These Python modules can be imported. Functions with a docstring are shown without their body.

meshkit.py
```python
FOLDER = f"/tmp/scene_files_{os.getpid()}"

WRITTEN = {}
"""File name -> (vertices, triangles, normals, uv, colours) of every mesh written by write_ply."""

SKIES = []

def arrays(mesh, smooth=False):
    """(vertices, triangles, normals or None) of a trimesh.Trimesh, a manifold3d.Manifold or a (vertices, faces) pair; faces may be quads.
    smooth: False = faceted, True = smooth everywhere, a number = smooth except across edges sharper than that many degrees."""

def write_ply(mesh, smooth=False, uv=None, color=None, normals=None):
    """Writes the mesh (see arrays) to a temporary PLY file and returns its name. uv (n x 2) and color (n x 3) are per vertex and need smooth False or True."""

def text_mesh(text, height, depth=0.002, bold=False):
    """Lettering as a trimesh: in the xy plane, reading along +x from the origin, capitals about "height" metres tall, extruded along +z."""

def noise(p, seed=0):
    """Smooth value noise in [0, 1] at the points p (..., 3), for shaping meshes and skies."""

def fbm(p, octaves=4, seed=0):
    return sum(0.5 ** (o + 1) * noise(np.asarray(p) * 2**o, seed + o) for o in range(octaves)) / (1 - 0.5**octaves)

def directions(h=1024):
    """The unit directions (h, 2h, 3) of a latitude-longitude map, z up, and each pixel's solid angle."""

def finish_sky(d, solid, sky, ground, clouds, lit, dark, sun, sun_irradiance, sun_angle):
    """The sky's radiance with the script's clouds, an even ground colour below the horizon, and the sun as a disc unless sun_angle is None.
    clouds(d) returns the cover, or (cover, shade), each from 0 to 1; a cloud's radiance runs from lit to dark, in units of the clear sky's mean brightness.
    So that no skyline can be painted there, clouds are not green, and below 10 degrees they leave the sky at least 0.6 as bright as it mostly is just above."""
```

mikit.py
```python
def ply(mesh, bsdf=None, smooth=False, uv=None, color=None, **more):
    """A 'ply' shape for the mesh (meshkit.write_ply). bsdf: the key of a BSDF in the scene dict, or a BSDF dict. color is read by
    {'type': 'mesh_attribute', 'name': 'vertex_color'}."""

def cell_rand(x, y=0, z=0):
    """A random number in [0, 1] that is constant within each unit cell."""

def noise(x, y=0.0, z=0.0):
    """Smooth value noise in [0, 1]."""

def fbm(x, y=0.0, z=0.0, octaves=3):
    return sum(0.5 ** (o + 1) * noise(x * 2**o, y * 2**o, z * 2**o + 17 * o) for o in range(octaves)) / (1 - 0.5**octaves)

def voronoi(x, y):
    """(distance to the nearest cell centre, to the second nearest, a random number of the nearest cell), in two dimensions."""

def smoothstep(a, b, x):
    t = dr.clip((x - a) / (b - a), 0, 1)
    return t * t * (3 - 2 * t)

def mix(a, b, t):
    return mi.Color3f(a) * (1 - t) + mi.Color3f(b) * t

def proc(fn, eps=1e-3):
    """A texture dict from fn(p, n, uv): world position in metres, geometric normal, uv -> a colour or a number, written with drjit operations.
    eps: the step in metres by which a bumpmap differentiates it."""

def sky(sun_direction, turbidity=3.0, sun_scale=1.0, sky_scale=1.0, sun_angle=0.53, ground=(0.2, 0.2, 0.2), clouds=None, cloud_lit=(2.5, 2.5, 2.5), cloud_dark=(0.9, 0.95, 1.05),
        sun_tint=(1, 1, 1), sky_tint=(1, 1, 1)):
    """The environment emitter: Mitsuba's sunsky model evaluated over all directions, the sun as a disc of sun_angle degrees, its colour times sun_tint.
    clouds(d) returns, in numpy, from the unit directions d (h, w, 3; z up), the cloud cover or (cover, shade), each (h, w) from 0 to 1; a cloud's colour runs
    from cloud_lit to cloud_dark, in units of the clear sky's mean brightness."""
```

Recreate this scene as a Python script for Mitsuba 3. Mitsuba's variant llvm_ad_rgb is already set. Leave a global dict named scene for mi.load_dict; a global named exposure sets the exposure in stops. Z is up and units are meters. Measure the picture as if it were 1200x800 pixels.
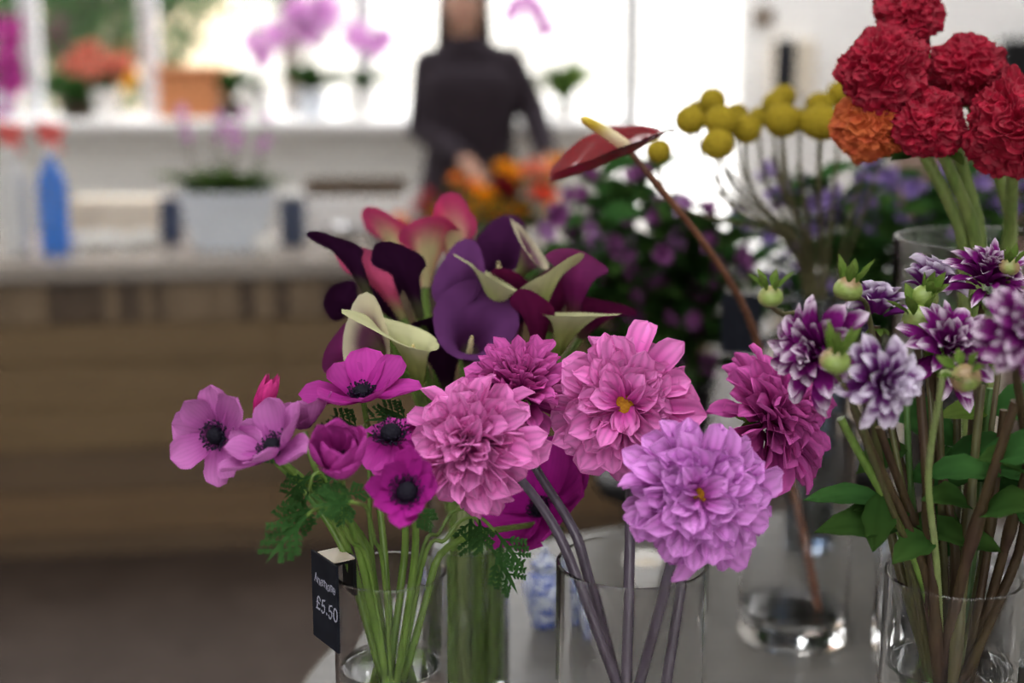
import math, numpy as np, trimesh, manifold3d, mitsuba as mi, drjit as dr, mikit, meshkit
from mikit import ply, proc, mix, smoothstep
T = mi.ScalarTransform4f
scene, labels = {}, {}
# ------------------------------------------------------------------ camera, sky, exposure
CAM = np.array([0.0, 0.0, 1.45]); PITCH = math.radians(12.05); FPX = 1667.0
FWD = np.array([0, math.cos(PITCH), -math.sin(PITCH)]); UPV = np.array([0, math.sin(PITCH), math.cos(PITCH)])
scene['camera'] = {'type': 'thinlens', 'fov': math.degrees(2*math.atan(600/FPX)), 'fov_axis': 'x', 'aperture_radius': 0.0108,
                   'focus_distance': 1.2, 'near_clip': 0.05, 'far_clip': 200.0,
                   'to_world': T().look_at(origin=CAM.tolist(), target=(CAM+FWD).tolist(), up=[0, 0, 1])}
SKY_L = 3.0
scene['sky'] = mikit.sky([0.25, 0.55, 0.8], sun_scale=0.0, sky_scale=11.0, sun_angle=None, ground=(0.55, 0.54, 0.52),
                         clouds=lambda d: np.ones(d.shape[:2]), cloud_lit=(2.5, 2.5, 2.52))
exposure = 0.25

# ------------------------------------------------------------------ helpers
def unit(v):
    v = np.asarray(v, float); return v/np.linalg.norm(v)
def at(px, py, Y):
    """the point at distance Y from the shop front that lies on the sight line of a spot measured in the photograph"""
    d = FWD*FPX + np.array([1, 0, 0])*(px-600) + UPV*(400-py)
    return CAM + d*(Y-CAM[1])/d[1]
def px_m(Y, z=1.0):
    """metres per photograph pixel there"""
    return float(((np.array([0, Y, z])-CAM)@FWD)/FPX)
def uniq(key):
    if key not in scene and key not in labels: return key
    k = 1
    while f'{key}_{k:03d}' in scene or f'{key}_{k:03d}' in labels: k += 1
    return f'{key}_{k:03d}'
COUNT = {}
def numbered(key):
    n = COUNT.get(key, 0); COUNT[key] = n+1
    return key if n == 0 else f'{key}_{n:03d}'
def thing(name, label, cat, group=None, kind=None):
    k = numbered(name); labels[k] = {'label': label}
    if cat: labels[k]['category'] = cat
    if group: labels[k]['group'] = group
    if kind: labels[k]['kind'] = kind
    return k
def part(root, name, mesh, mat, smooth=30, uv=None, label=None, kind=None):
    k = numbered(f'{root}__{name}')
    if uv is not None and smooth not in (True, False): smooth = True
    scene[k] = ply(mesh, mat, smooth=smooth, uv=uv)
    if label or kind:
        labels[k] = {}
        if label: labels[k]['label'] = label
        if kind: labels[k]['kind'] = kind
    return k
def single(name, mesh, mat, label, cat, group=None, kind=None, smooth=30, uv=None):
    k = thing(name, label, cat, group, kind)
    if uv is not None and smooth not in (True, False): smooth = True
    scene[k] = ply(mesh, mat, smooth=smooth, uv=uv); return k
def struct(name, mesh, mat, smooth=False):
    k = numbered(name); labels[k] = {'kind': 'structure', 'label': name.replace('_', ' ')}
    scene[k] = ply(mesh, mat, smooth=smooth); return k
def box(lo, hi, chamfer=0.0):
    lo, hi = np.minimum(lo, hi), np.maximum(lo, hi)
    if chamfer <= 0:
        return trimesh.creation.box(bounds=[lo, hi])
    c = chamfer; pts = []
    for x in (lo[0], hi[0]):
        for y in (lo[1], hi[1]):
            for z in (lo[2], hi[2]):
                s = np.array([1 if x == lo[0] else -1, 1 if y == lo[1] else -1, 1 if z == lo[2] else -1])*c
                p = np.array([x, y, z])
                for k in range(3):
                    q = p+s; q[k] = p[k]; pts.append(q)
    return trimesh.Trimesh(*hull(pts), process=False)
def hull(pts):
    h = manifold3d.Manifold.hull_points(np.asarray(pts, float)).to_mesh()
    return h.vert_properties[:, :3], h.tri_verts
def rotz(mesh, deg, origin=(0, 0, 0)):
    mesh = mesh.copy(); mesh.apply_transform(trimesh.transformations.rotation_matrix(math.radians(deg), [0, 0, 1], origin)); return mesh
def cat(*ms): return trimesh.util.concatenate([m if isinstance(m, trimesh.Trimesh) else trimesh.Trimesh(m[0], m[1], process=False) for m in ms])
def lathe(profile, at_=(0, 0, 0), n=48):
    m = trimesh.creation.revolve(np.asarray(profile, float), sections=n); m.apply_translation(at_); return m
def frame_of(axis):
    a = unit(axis); h = np.array([0, 0, 1.0]) if abs(a[2]) < .92 else np.array([0, 1.0, 0])
    x = unit(np.cross(h, a)); return x, np.cross(a, x), a
def grid(P, close=False):
    """vertices, faces, uv of a grid of points P[i, j]"""
    a, b = P.shape[:2]; i, j = np.meshgrid(np.arange(a-1), np.arange(b-1), indexing='ij')
    q = (i*b+j).ravel()
    F = np.vstack([np.stack([q, q+1, q+b+1], 1), np.stack([q, q+b+1, q+b], 1)])
    return P.reshape(-1, 3), F
def smoothpath(pts, n=24):
    """Catmull-Rom through the points"""
    p = np.asarray(pts, float); p = np.vstack([2*p[0]-p[1], p, 2*p[-1]-p[-2]]); out = []
    m = max(2, n//(len(p)-3))
    for k in range(1, len(p)-2):
        t = np.linspace(0, 1, m, endpoint=False)[:, None]
        a, b, c, d = p[k-1], p[k], p[k+1], p[k+2]
        out.append(.5*((2*b)+(-a+c)*t+(2*a-5*b+4*c-d)*t**2+(-a+3*b-3*c+d)*t**3))
    return np.vstack(out+[p[-2:-1]])
def bez(a, b, c, d, n=14):
    t = np.linspace(0, 1, n)[:, None]
    return (1-t)**3*a+3*(1-t)**2*t*b+3*(1-t)*t**2*c+t**3*d
def tube(pts, r0, r1=None, n=8):
    pts = np.asarray(pts, float); r1 = r0 if r1 is None else r1; m = len(pts)
    r = np.linspace(r0, r1, m) if np.isscalar(r0) else np.asarray(r0)
    tan = np.gradient(pts, axis=0); tan /= np.linalg.norm(tan, axis=1, keepdims=True)+1e-12
    x = frame_of(tan[0])[0]; a = np.arange(n)*2*math.pi/n; V = []
    for k in range(m):
        x = unit(x-tan[k]*(x@tan[k])); y = np.cross(tan[k], x)
        V.append(pts[k]+r[k]*(np.cos(a)[:, None]*x+np.sin(a)[:, None]*y))
    V = np.vstack(V+[pts[:1], pts[-1:]]); F = []
    for k in range(m-1):
        for i in range(n):
            j = (i+1) % n; F += [[k*n+i, k*n+j, k*n+n+j], [k*n+i, k*n+n+j, k*n+n+i]]
    for i in range(n):
        j = (i+1) % n; F += [[m*n, j, i], [m*n+1, (m-1)*n+i, (m-1)*n+j]]
    return trimesh.Trimesh(V, np.array(F), process=False)
PROFILES = {
 'dahlia': ([0, .12, .35, .6, .8, .9, .97, 1], [.3, .42, .7, .95, 1, .8, .42, .08]),
 'round': ([0, .15, .4, .7, .88, .97, 1], [.3, .5, .82, 1, .82, .42, .05]),
 'narrow': ([0, .15, .4, .65, .85, .95, 1], [.45, .6, .85, 1, .74, .4, .04]),
 'leaf': ([0, .1, .3, .5, .75, .92, 1], [.08, .45, .95, 1, .62, .22, .01]),
 'lance': ([0, .1, .3, .5, .75, .92, 1], [.3, .6, .9, 1, .72, .3, .01])}
def blade(base, D, N, L, W, prof='dahlia', a0=0., k1=0., cup=0., ruffle=0., fold=0., twist=0., nt=9, ns=7, rng=None, uid=0, serr=0., roll=0.):
    """a thin petal or leaf: starts at base along D, inner face towards N; returns mesh pair and uv (u across, v along + an integer of its own)"""
    D = unit(D); N = unit(N-D*(N@D)); S = np.cross(D, N)
    t = np.linspace(0, 1, nt); s = np.linspace(-1, 1, ns)
    w = W*np.interp(t, *PROFILES[prof])
    al = a0+k1*t; dl = L/(nt-1)
    dx = np.concatenate([[0], np.cumsum(.5*(np.cos(al[1:])+np.cos(al[:-1]))*dl)]); dz = np.concatenate([[0], np.cumsum(.5*(np.sin(al[1:])+np.sin(al[:-1]))*dl)])
    E = np.cos(al)[:, None]*D+np.sin(al)[:, None]*N; Nn = -np.sin(al)[:, None]*D+np.cos(al)[:, None]*N
    tw = twist*t; Sv = np.cos(tw)[:, None]*S+np.sin(tw)[:, None]*Nn; Nv = -np.sin(tw)[:, None]*S+np.cos(tw)[:, None]*Nn
    ph = rng.uniform(0, 6.28, 3) if rng is not None else np.zeros(3)
    ws = w[:, None]*np.ones(ns)
    if serr: ws = ws*(1+serr*np.where(np.abs(s) > .9, np.sin(t*math.pi*9)[:, None], 0))
    h = cup*(w[:, None]*s**2)+fold*w[:, None]*np.abs(s)
    if ruffle: h = h+ruffle*W*(np.sin(7*t[:, None]+ph[0]+2*s)*s**2*.6+np.sin(4.5*s+ph[1]+3*t[:, None])*t[:, None]*.5+.35*np.sin(11*t[:, None]+ph[2])*np.sign(s)*s**2)
    if roll: h = h-roll*W*np.abs(s)**4*t[:, None]
    P = base+(dx[:, None]*D+dz[:, None]*N)[:, None, :]+(ws*s)[..., None]*Sv[:, None, :]*(1-.18*min(abs(cup), 1)*s[None, :, None]**2)+h[..., None]*Nv[:, None, :]
    uv = np.stack(np.broadcast_arrays((s*.5+.5)[None, :], (t*.97+.01)[:, None]+uid), -1).reshape(-1, 2)
    V, F = grid(P); return (V, F), uv
def join_uv(parts):
    V, F, U, n = [], [], [], 0
    for (v, f), u in parts:
        V.append(v); F.append(np.asarray(f)+n); U.append(u); n += len(v)
    return (np.vstack(V), np.vstack(F)), np.vstack(U)
RNG = np.random.default_rng

# ------------------------------------------------------------------ materials
def mat(name, color, rough=.5, spec=.4, metallic=0., **kw):
    scene['mat_'+name] = {'type': 'principled', 'base_color': color if isinstance(color, dict) else {'type': 'rgb', 'value': list(color)}, 'roughness': rough, 'specular': spec, 'metallic': metallic, **kw}
    return 'mat_'+name
def thin(name, color, trans=.5, rough=.55, spec=None):
    scene['mat_'+name] = {'type': 'principledthin', 'base_color': color if isinstance(color, dict) else {'type': 'rgb', 'value': list(color)}, 'roughness': rough, 'diff_trans': trans, 'eta': 1.35}
    return 'mat_'+name
def frac(v): return v-dr.floor(v)
def rid(v, k=1.7): return frac(dr.sin(dr.floor(v)*12.9898*k+3.1)*43.758)
def petal_tex(base, mid, tip, jitter=.14, vein=.1, b0=.25, b1=.8, veins=26, streak=0., edge=0.):
    """colour along a petal, veins that run its length, and a tone of its own"""
    def fn(p, n, uv):
        v = frac(uv.y); r = rid(uv.y)
        e = v+(streak*(mikit.noise(uv.x*9+r*40, v*1.5)-.5) if streak else 0)
        c = mix(mix(base, mid, smoothstep(0.0, b0, e)), tip, smoothstep(b0, b1, e))
        if edge: c = mix(c, tip, edge*smoothstep(.6, 1., dr.abs(2*uv.x-1))*smoothstep(.3, .7, v))
        ve = .5+.5*dr.sin((uv.x-.5)*veins*(1-.25*v)+r*9)
        k = (1-jitter+2*jitter*r)*(1-vein*ve*ve)*(1-.12*mikit.noise(uv.x*5+r*30, v*6))
        return mi.Color3f(dr.clip(c*k, 0, 1))
    return proc(fn)
thin('pink_petal', petal_tex((.45, .035, .25), (.60, .08, .39), (.80, .25, .60), b0=.35, b1=.97, vein=.2, edge=.7), .28)
thin('magenta_petal', petal_tex((.28, .018, .16), (.46, .045, .29), (.66, .13, .46), b0=.35, b1=.97, vein=.2, edge=.7), .28)
thin('lilac_petal', petal_tex((.48, .06, .34), (.58, .13, .53), (.74, .31, .76), b0=.35, b1=.97, vein=.2, edge=.7), .3)
thin('bicolor_petal', petal_tex((.13, .006, .11), (.17, .012, .15), (.74, .62, .74), b0=.66, b1=.97, vein=.06, veins=18, streak=.22), .3)
thin('bicolor_light_petal', petal_tex((.13, .012, .14), (.17, .025, .20), (.78, .70, .84), b0=.52, b1=.88, vein=.06, veins=18, streak=.25), .35)
thin('anemone_petal', petal_tex((.23, .012, .16), (.39, .022, .26), (.50, .06, .36), b0=.15, b1=.9, veins=60, vein=.07), .5, rough=.45)
thin('anemone_pale_petal', petal_tex((.35, .085, .29), (.42, .08, .35), (.55, .18, .48), b0=.15, b1=.9, veins=60, vein=.07), .5, rough=.45)
thin('anemone_deep_petal', petal_tex((.21, .008, .14), (.37, .012, .25), (.44, .03, .31), b0=.15, b1=.9, veins=60, vein=.07), .45, rough=.4)
thin('bud_petal', petal_tex((.35, .01, .12), (.50, .02, .18), (.58, .05, .24), b0=.2, b1=.9), .35)
def calla_tex(low, mid, rim, b0=.35, b1=.85):
    def fn(p, n, uv):
        v = frac(uv.y); k = 1-.16*mikit.noise(uv.x*22, v*3)-.1*mikit.noise(uv.x*5, v*5)
        return mi.Color3f(mix(mix(low, mid, smoothstep(.05, b0, v)), rim, smoothstep(b0, b1, v))*k)
    return proc(fn)
thin('calla_plum', calla_tex((.08, .08, .04), (.028, .006, .026), (.045, .010, .045)), .15, rough=.35)
thin('calla_purple', calla_tex((.14, .12, .07), (.055, .012, .055), (.115, .034, .13)), .25, rough=.35)
thin('calla_magenta', calla_tex((.18, .07, .07), (.22, .02, .14), (.32, .05, .23)), .3, rough=.35)
thin('calla_maroon', calla_tex((.12, .06, .05), (.13, .01, .06), (.18, .015, .09)), .3, rough=.35)
thin('calla_green', calla_tex((.22, .30, .06), (.42, .47, .16), (.60, .60, .34)), .4, rough=.4)
thin('calla_cream', calla_tex((.28, .34, .10), (.20, .07, .14), (.66, .60, .42), b0=.72, b1=.95), .4, rough=.4)
thin('calla_pink', calla_tex((.45, .40, .18), (.66, .10, .22), (.74, .12, .28)), .45, rough=.4)
def pink_streak(p, n, uv):
    v = frac(uv.y); c = mix((.70, .07, .22), (.72, .66, .34), smoothstep(.30, .05, dr.abs(uv.x-.5))*smoothstep(.95, .5, v))
    return mi.Color3f(c*(1-.2*mikit.noise(uv.x*30, v*3)))
thin('calla_streaked', proc(pink_streak), .45, rough=.45)
thin('leaf', petal_tex((.035, .085, .018), (.035, .09, .02), (.045, .10, .022), jitter=.25, vein=.13, veins=15), .5, rough=.35)
thin('dark_leaf', petal_tex((.026, .085, .018), (.034, .10, .026), (.044, .12, .03), jitter=.3, vein=.13, veins=15), .45, rough=.4)
thin('fern_leaf', petal_tex((.028, .08, .02), (.03, .085, .022), (.04, .10, .028), jitter=.15), .45, rough=.45)
thin('light_leaf', petal_tex((.09, .15, .022), (.10, .18, .03), (.15, .23, .05), jitter=.15), .5, rough=.4)
thin('mauve_blossom', petal_tex((.17, .035, .15), (.22, .055, .20), (.34, .12, .32), jitter=.3), .45)
thin('violet_blossom', petal_tex((.20, .12, .38), (.27, .18, .47), (.40, .28, .58), jitter=.3), .45)
thin('lilac_blossom', petal_tex((.45, .18, .50), (.52, .24, .56), (.62, .38, .66), jitter=.2), .5)
thin('orchid_blossom', petal_tex((.66, .26, .62), (.74, .34, .72), (.82, .5, .80), jitter=.2), .8)
for nm, a in dict(amber=(.85, .42, .02), orange=(.90, .36, .08), coral=(.90, .17, .10), crimson=(.22, .012, .02), salmon=(.82, .34, .22), rose=(.5, .08, .12)).items():
    thin(nm+'_blossom', petal_tex(tuple(.75*c for c in a), a, tuple(min(1, 1.15*c) for c in a), jitter=.2), .4)
def stem_tex(a, b, scale=18., joints=0.):
    def fn(p, n, uv):
        k = mikit.noise(p.x*120, p.y*120, p.z*scale); return mi.Color3f(mix(a, b, k)*(.8+.4*mikit.noise(p.x*300, p.y*300, p.z*60)))
    return proc(fn)
mat('green_stem', stem_tex((.10, .19, .03), (.17, .27, .055)), .35, .5)
mat('pale_stem', stem_tex((.20, .27, .08), (.26, .31, .13)), .4, .5)
mat('dark_green_stem', stem_tex((.06, .15, .03), (.10, .2, .05)), .4, .5)
mat('purple_stem', stem_tex((.055, .038, .06), (.11, .09, .12)), .3, .6)
mat('brown_stem', stem_tex((.045, .022, .017), (.075, .055, .022)), .45, .3)
mat('olive_stem', stem_tex((.09, .10, .03), (.08, .06, .03)), .4, .5)
mat('anthurium_stem', stem_tex((.13, .045, .025), (.19, .08, .035)), .4, .5)
mat('celosia_stem', stem_tex((.12, .20, .04), (.22, .27, .08)), .45, .4)
mat('craspedia_stem', stem_tex((.085, .08, .035), (.13, .115, .055)), .6, .3)
def florets(p, n, uv):
    k = mikit.noise(p.x*900, p.y*900, p.z*900); return mi.Color3f(mix((.22, .15, .006), (.38, .29, .018), k))
mat('craspedia', proc(florets), .75, .2)
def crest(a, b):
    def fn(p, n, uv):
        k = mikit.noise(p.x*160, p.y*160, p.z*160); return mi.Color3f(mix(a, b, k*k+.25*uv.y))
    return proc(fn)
mat('celosia', crest((.15, .0012, .011), (.33, .004, .026)), .6, .3, sheen=.35, sheen_tint=.9)
mat('celosia_wine', crest((.12, .002, .011), (.24, .006, .026)), .6, .3, sheen=.35, sheen_tint=.9)
mat('celosia_orange', crest((.32, .03, .008), (.48, .12, .03)), .65, .3, sheen=.5)
mat('anemone_center', (.006, .005, .011), .7, .15)
mat('anemone_stamen', (.008, .005, .018), .6, .2)
mat('yellow_disc', proc(lambda p, n, uv: mi.Color3f(mix((.32, .13, .008), (.52, .27, .015), mikit.noise(p.x*700, p.y*700, p.z*700)))), .7, .2)
mat('calyx', stem_tex((.10, .18, .03), (.16, .24, .06)), .45, .4)
mat('bud_skin', proc(lambda p, n, uv: mi.Color3f(mix((.22, .30, .07), (.30, .20, .10), smoothstep(.45, .75, mikit.noise(p.x*60, p.y*60, p.z*60))))), .4, .5)
mat('spadix', proc(lambda p, n, uv: mi.Color3f(mix((.74, .66, .42), (.62, .45, .05), smoothstep(.35, .8, uv.y))*(.9+.2*mikit.noise(p.x*800, p.y*800, p.z*800)))), .55, .3)
def anth(p, n, uv):
    return mi.Color3f(mix((.13, .005, .010), (.19, .012, .018), mikit.noise(p.x*40, p.y*40, p.z*40)))
mat('anthurium', proc(anth), .14, .6, clearcoat=.6, clearcoat_gloss=.9)
scene['mat_glass'] = {'type': 'dielectric', 'int_ior': 1.5, 'ext_ior': 1.0}
scene['mat_smoky_glass'] = {'type': 'dielectric', 'int_ior': 1.5, 'ext_ior': 1.0, 'specular_transmittance': {'type': 'rgb', 'value': [.62, .68, .76]}}
scene['mat_water'] = {'type': 'dielectric', 'int_ior': 1.33, 'ext_ior': 1.0}
scene['mat_pane'] = {'type': 'thindielectric', 'int_ior': 1.5, 'ext_ior': 1.0}
# ------------------------------------------------------------------ the room
def table_col(p, n, uv):
    k = mikit.fbm(p.x*14, p.y*14, p.z*14, octaves=4); s = mikit.noise(p.x*5, p.y*160)
    return mi.Color3f(mix((.105, .10, .090), (.15, .142, .128), k)*(.93+.12*s))
mat('table', proc(table_col), .38, .4)
def wood(a, b, ys=60., xs=2.2):
    def fn(p, n, uv):
        w = mikit.fbm(p.x*xs+8*mikit.noise(p.x*.7, p.z*3), p.z*ys, p.y*xs+dr.floor(uv.y)*3, octaves=3)
        return mi.Color3f(mix(a, b, w)*(.85+.3*mikit.noise(p.x*.9, p.z*9, 3.)))
    return proc(fn)
mat('plank', wood((.10, .062, .026), (.185, .12, .056)), .5, .35)
mat('plank_warm', wood((.10, .06, .028), (.165, .10, .048)), .5, .35)
mat('plank_dark', wood((.07, .043, .023), (.125, .08, .043)), .5, .35)
mat('slat_light', wood((.13, .088, .05), (.20, .14, .085), 3., 30.), .5, .35)
mat('slat_dark', wood((.055, .034, .02), (.085, .055, .033), 3., 30.), .5, .35)
mat('counter_top', proc(lambda p, n, uv: mi.Color3f(mix((.20, .17, .145), (.30, .26, .22), mikit.fbm(p.x*4, p.y*40, p.z*4)))), .3, .5)
mat('floor', proc(lambda p, n, uv: mi.Color3f(mix((.042, .029, .023), (.08, .058, .047), mikit.fbm(p.x*9, p.y*9, 0., octaves=4)))), .6, .35)
mat('wall', (.78, .765, .73), .7, .2)
mat('white_paint', (.86, .85, .835), .5, .4)
mat('cream_paint', (.74, .66, .54), .5, .4)
mat('brown_paint', (.20, .13, .10), .6, .3)
mat('frame', (.55, .55, .56), .4, .5)
mat('brown_wood_leg', (.09, .06, .035), .6, .3)
mat('black', (.008, .008, .009), .5, .2)
mat('slate', proc(lambda p, n, uv: mi.Color3f(mix((.006, .007, .012), (.012, .014, .022), mikit.noise(p.x*90, p.y*90, p.z*90)))), .7, .15)
mat('chalk', (.34, .34, .42), .9, .1)
mat('steel', (.75, .75, .77), .22, .5, metallic=1.)
mat('ceramic', (.66, .70, .76), .2, .5)
mat('white_ceramic', (.80, .79, .76), .2, .5)
def porcelain(p, n, uv):
    k = mikit.fbm(p.x*190, p.y*190, p.z*190, octaves=2); b = smoothstep(.46, .60, k)*.85
    band = smoothstep(.04, .0, dr.abs(uv.y-.06))+smoothstep(.03, .0, dr.abs(uv.y-.83))
    return mi.Color3f(mix((.62, .66, .74), (.03, .08, .40), dr.clip(b+band, 0, 1)))
mat('porcelain', proc(porcelain), .15, .5, clearcoat=.5)
mat('terracotta', (.50, .20, .085), .7, .2)
mat('navy', (.012, .025, .07), .35, .5)
mat('soil', (.05, .035, .025), .9, .1)
mat('pavement', (.62, .61, .59), .8, .2)
mat('facade', (.80, .78, .72), .8, .2)
mat('facade_cream', (.68, .56, .38), .8, .2)
mat('ceiling', (.75, .74, .72), .8, .2)
FZ, CZ, BACK = 0.0, 3.3, 6.0
struct('floor', box([-5, -4, -.1], [4.5, 6.2, 0]), 'mat_floor')
def slabs(lo, hi, holes, z0, z1):
    ys = sorted({lo[1], hi[1], *[h[1] for h in holes], *[h[3] for h in holes]}); out = []
    for a, b in zip(ys[:-1], ys[1:]):
        hs = sorted((h[0], h[2]) for h in holes if h[1] <= a and h[3] >= b); x = lo[0]
        for h0, h1 in hs: out.append(box([x, a, z0], [h0, b, z1])); x = h1
        out.append(box([x, a, z0], [hi[0], b, z1]))
    return cat(*out)
# daylight: unseen front opening and two roof openings, placed to light flowers and counter
UNSEEN_ROOF_OPENINGS = [(-2.2, -1.3, 1.6, 1.1), (-4.4, 4.25, 3.2, 5.65)]
struct('ceiling', slabs([-5, -4], [4.5, 6.2], UNSEEN_ROOF_OPENINGS, CZ, CZ+.2), 'mat_ceiling')
struct('unseen_wall_front', cat(box([-5, -4.2, 0], [-2.2, -4, CZ]), box([2.2, -4.2, 0], [4.5, -4, CZ]), box([-2.2, -4.2, 2.5], [2.2, -4, CZ])), 'mat_wall')  # wall out of view, its opening kept narrow to cut light from the front
struct('wall_left', box([-5.2, -4, 0], [-5, 6.2, CZ]), 'mat_wall')
struct('wall_right', box([4.5, -4, 0], [4.7, 6.2, CZ]), 'mat_wall')
# low wall under the window, its ledge, posts and panes
LEDGE = 1.13
struct('wall_back', box([-5, 5.7, 0], [.42, 6.2, LEDGE-.04]), 'mat_wall')
struct('window_1_sill', box([-5, 5.64, LEDGE-.04], [.44, 6.2, LEDGE], .008), 'mat_white_paint')
posts = [at(36, 60, 6.08)[0], at(175, 60, 6.08)[0], at(740, 60, 6.08)[0]]
w1 = numbered('window_1'); labels[w1] = {'kind': 'structure', 'label': 'shop window behind the ledge'}
for x in [-4.9, -3.4]+posts[:2]+[-.62, posts[2]]:
    part(w1, 'post', box([x-.035, 6.05, LEDGE if x < .4 else 0.12], [x+.035, 6.12, CZ], .006), 'mat_frame')
xs = [-4.9, -3.4]+posts[:2]+[-.62, .42]
for a, b in zip(xs[:-1], xs[1:]):
    part(w1, 'pane', box([a+.034, 6.082, LEDGE], [b-.034, 6.083, CZ]), 'mat_pane', smooth=False)
w2 = numbered('window_2'); labels[w2] = {'kind': 'structure', 'label': 'tall shop window at the right'}
XR = at(868, 60, 6.08)[0]
part(w2, 'pane', box([.44+.034, 6.082, .16], [posts[2]-.035, 6.083, CZ]), 'mat_pane', smooth=False) if posts[2] > .55 else None
part(w2, 'pane', box([max(posts[2], .44)+.035, 6.082, .16], [XR-.035, 6.083, CZ]), 'mat_pane', smooth=False)
part(w2, 'post', box([XR-.012, 6.05, .1], [XR+.03, 6.12, CZ], .006), 'mat_white_paint')
part(w2, 'sill', box([.42, 6.0, 0], [XR, 6.2, .16], .01), 'mat_white_paint')
struct('wall_back_right', box([XR+.03, 6.0, 0], [4.5, 6.2, CZ]), 'mat_white_paint')
# outside: pavement, a pale house across the street, a darker tree at the left
struct('pavement', box([-30, 6.2, -.25], [30, 50, -.15]), 'mat_pavement')
struct('exterior_forecourt', box([-30, -40, -.25], [30, -4, -.15]), 'mat_pavement')
h1 = thing('house', 'blown-out pale house seen through the window across the street', 'building')
part(h1, 'wall', box([-9, 42, -.15], [22, 50, 9]), 'mat_facade')
part(h1, 'roof', box([-9.3, 41.6, 9], [22.3, 50.4, 9.4]), 'mat_terracotta')
for x in (-1.2, 3.4, 6.6, 9.8):
    part(h1, 'shutter', box([x, 41.95, 3.2], [x+1.1, 42.02, 5.2], .01), 'mat_white_paint')
h2 = thing('house', 'cream house behind the tree at the left end of the window', 'building')
part(h2, 'wall', box([-16, 15, -.15], [-4.2, 22, 6]), 'mat_facade_cream')
part(h2, 'roof', box([-16.3, 14.6, 6], [-3.9, 22.4, 6.4]), 'mat_terracotta')
for x in (-9.2, -6.4):
    part(h2, 'shutter', box([x, 14.95, 2.8], [x+1.0, 15.02, 4.6], .01), 'mat_white_paint')

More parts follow.
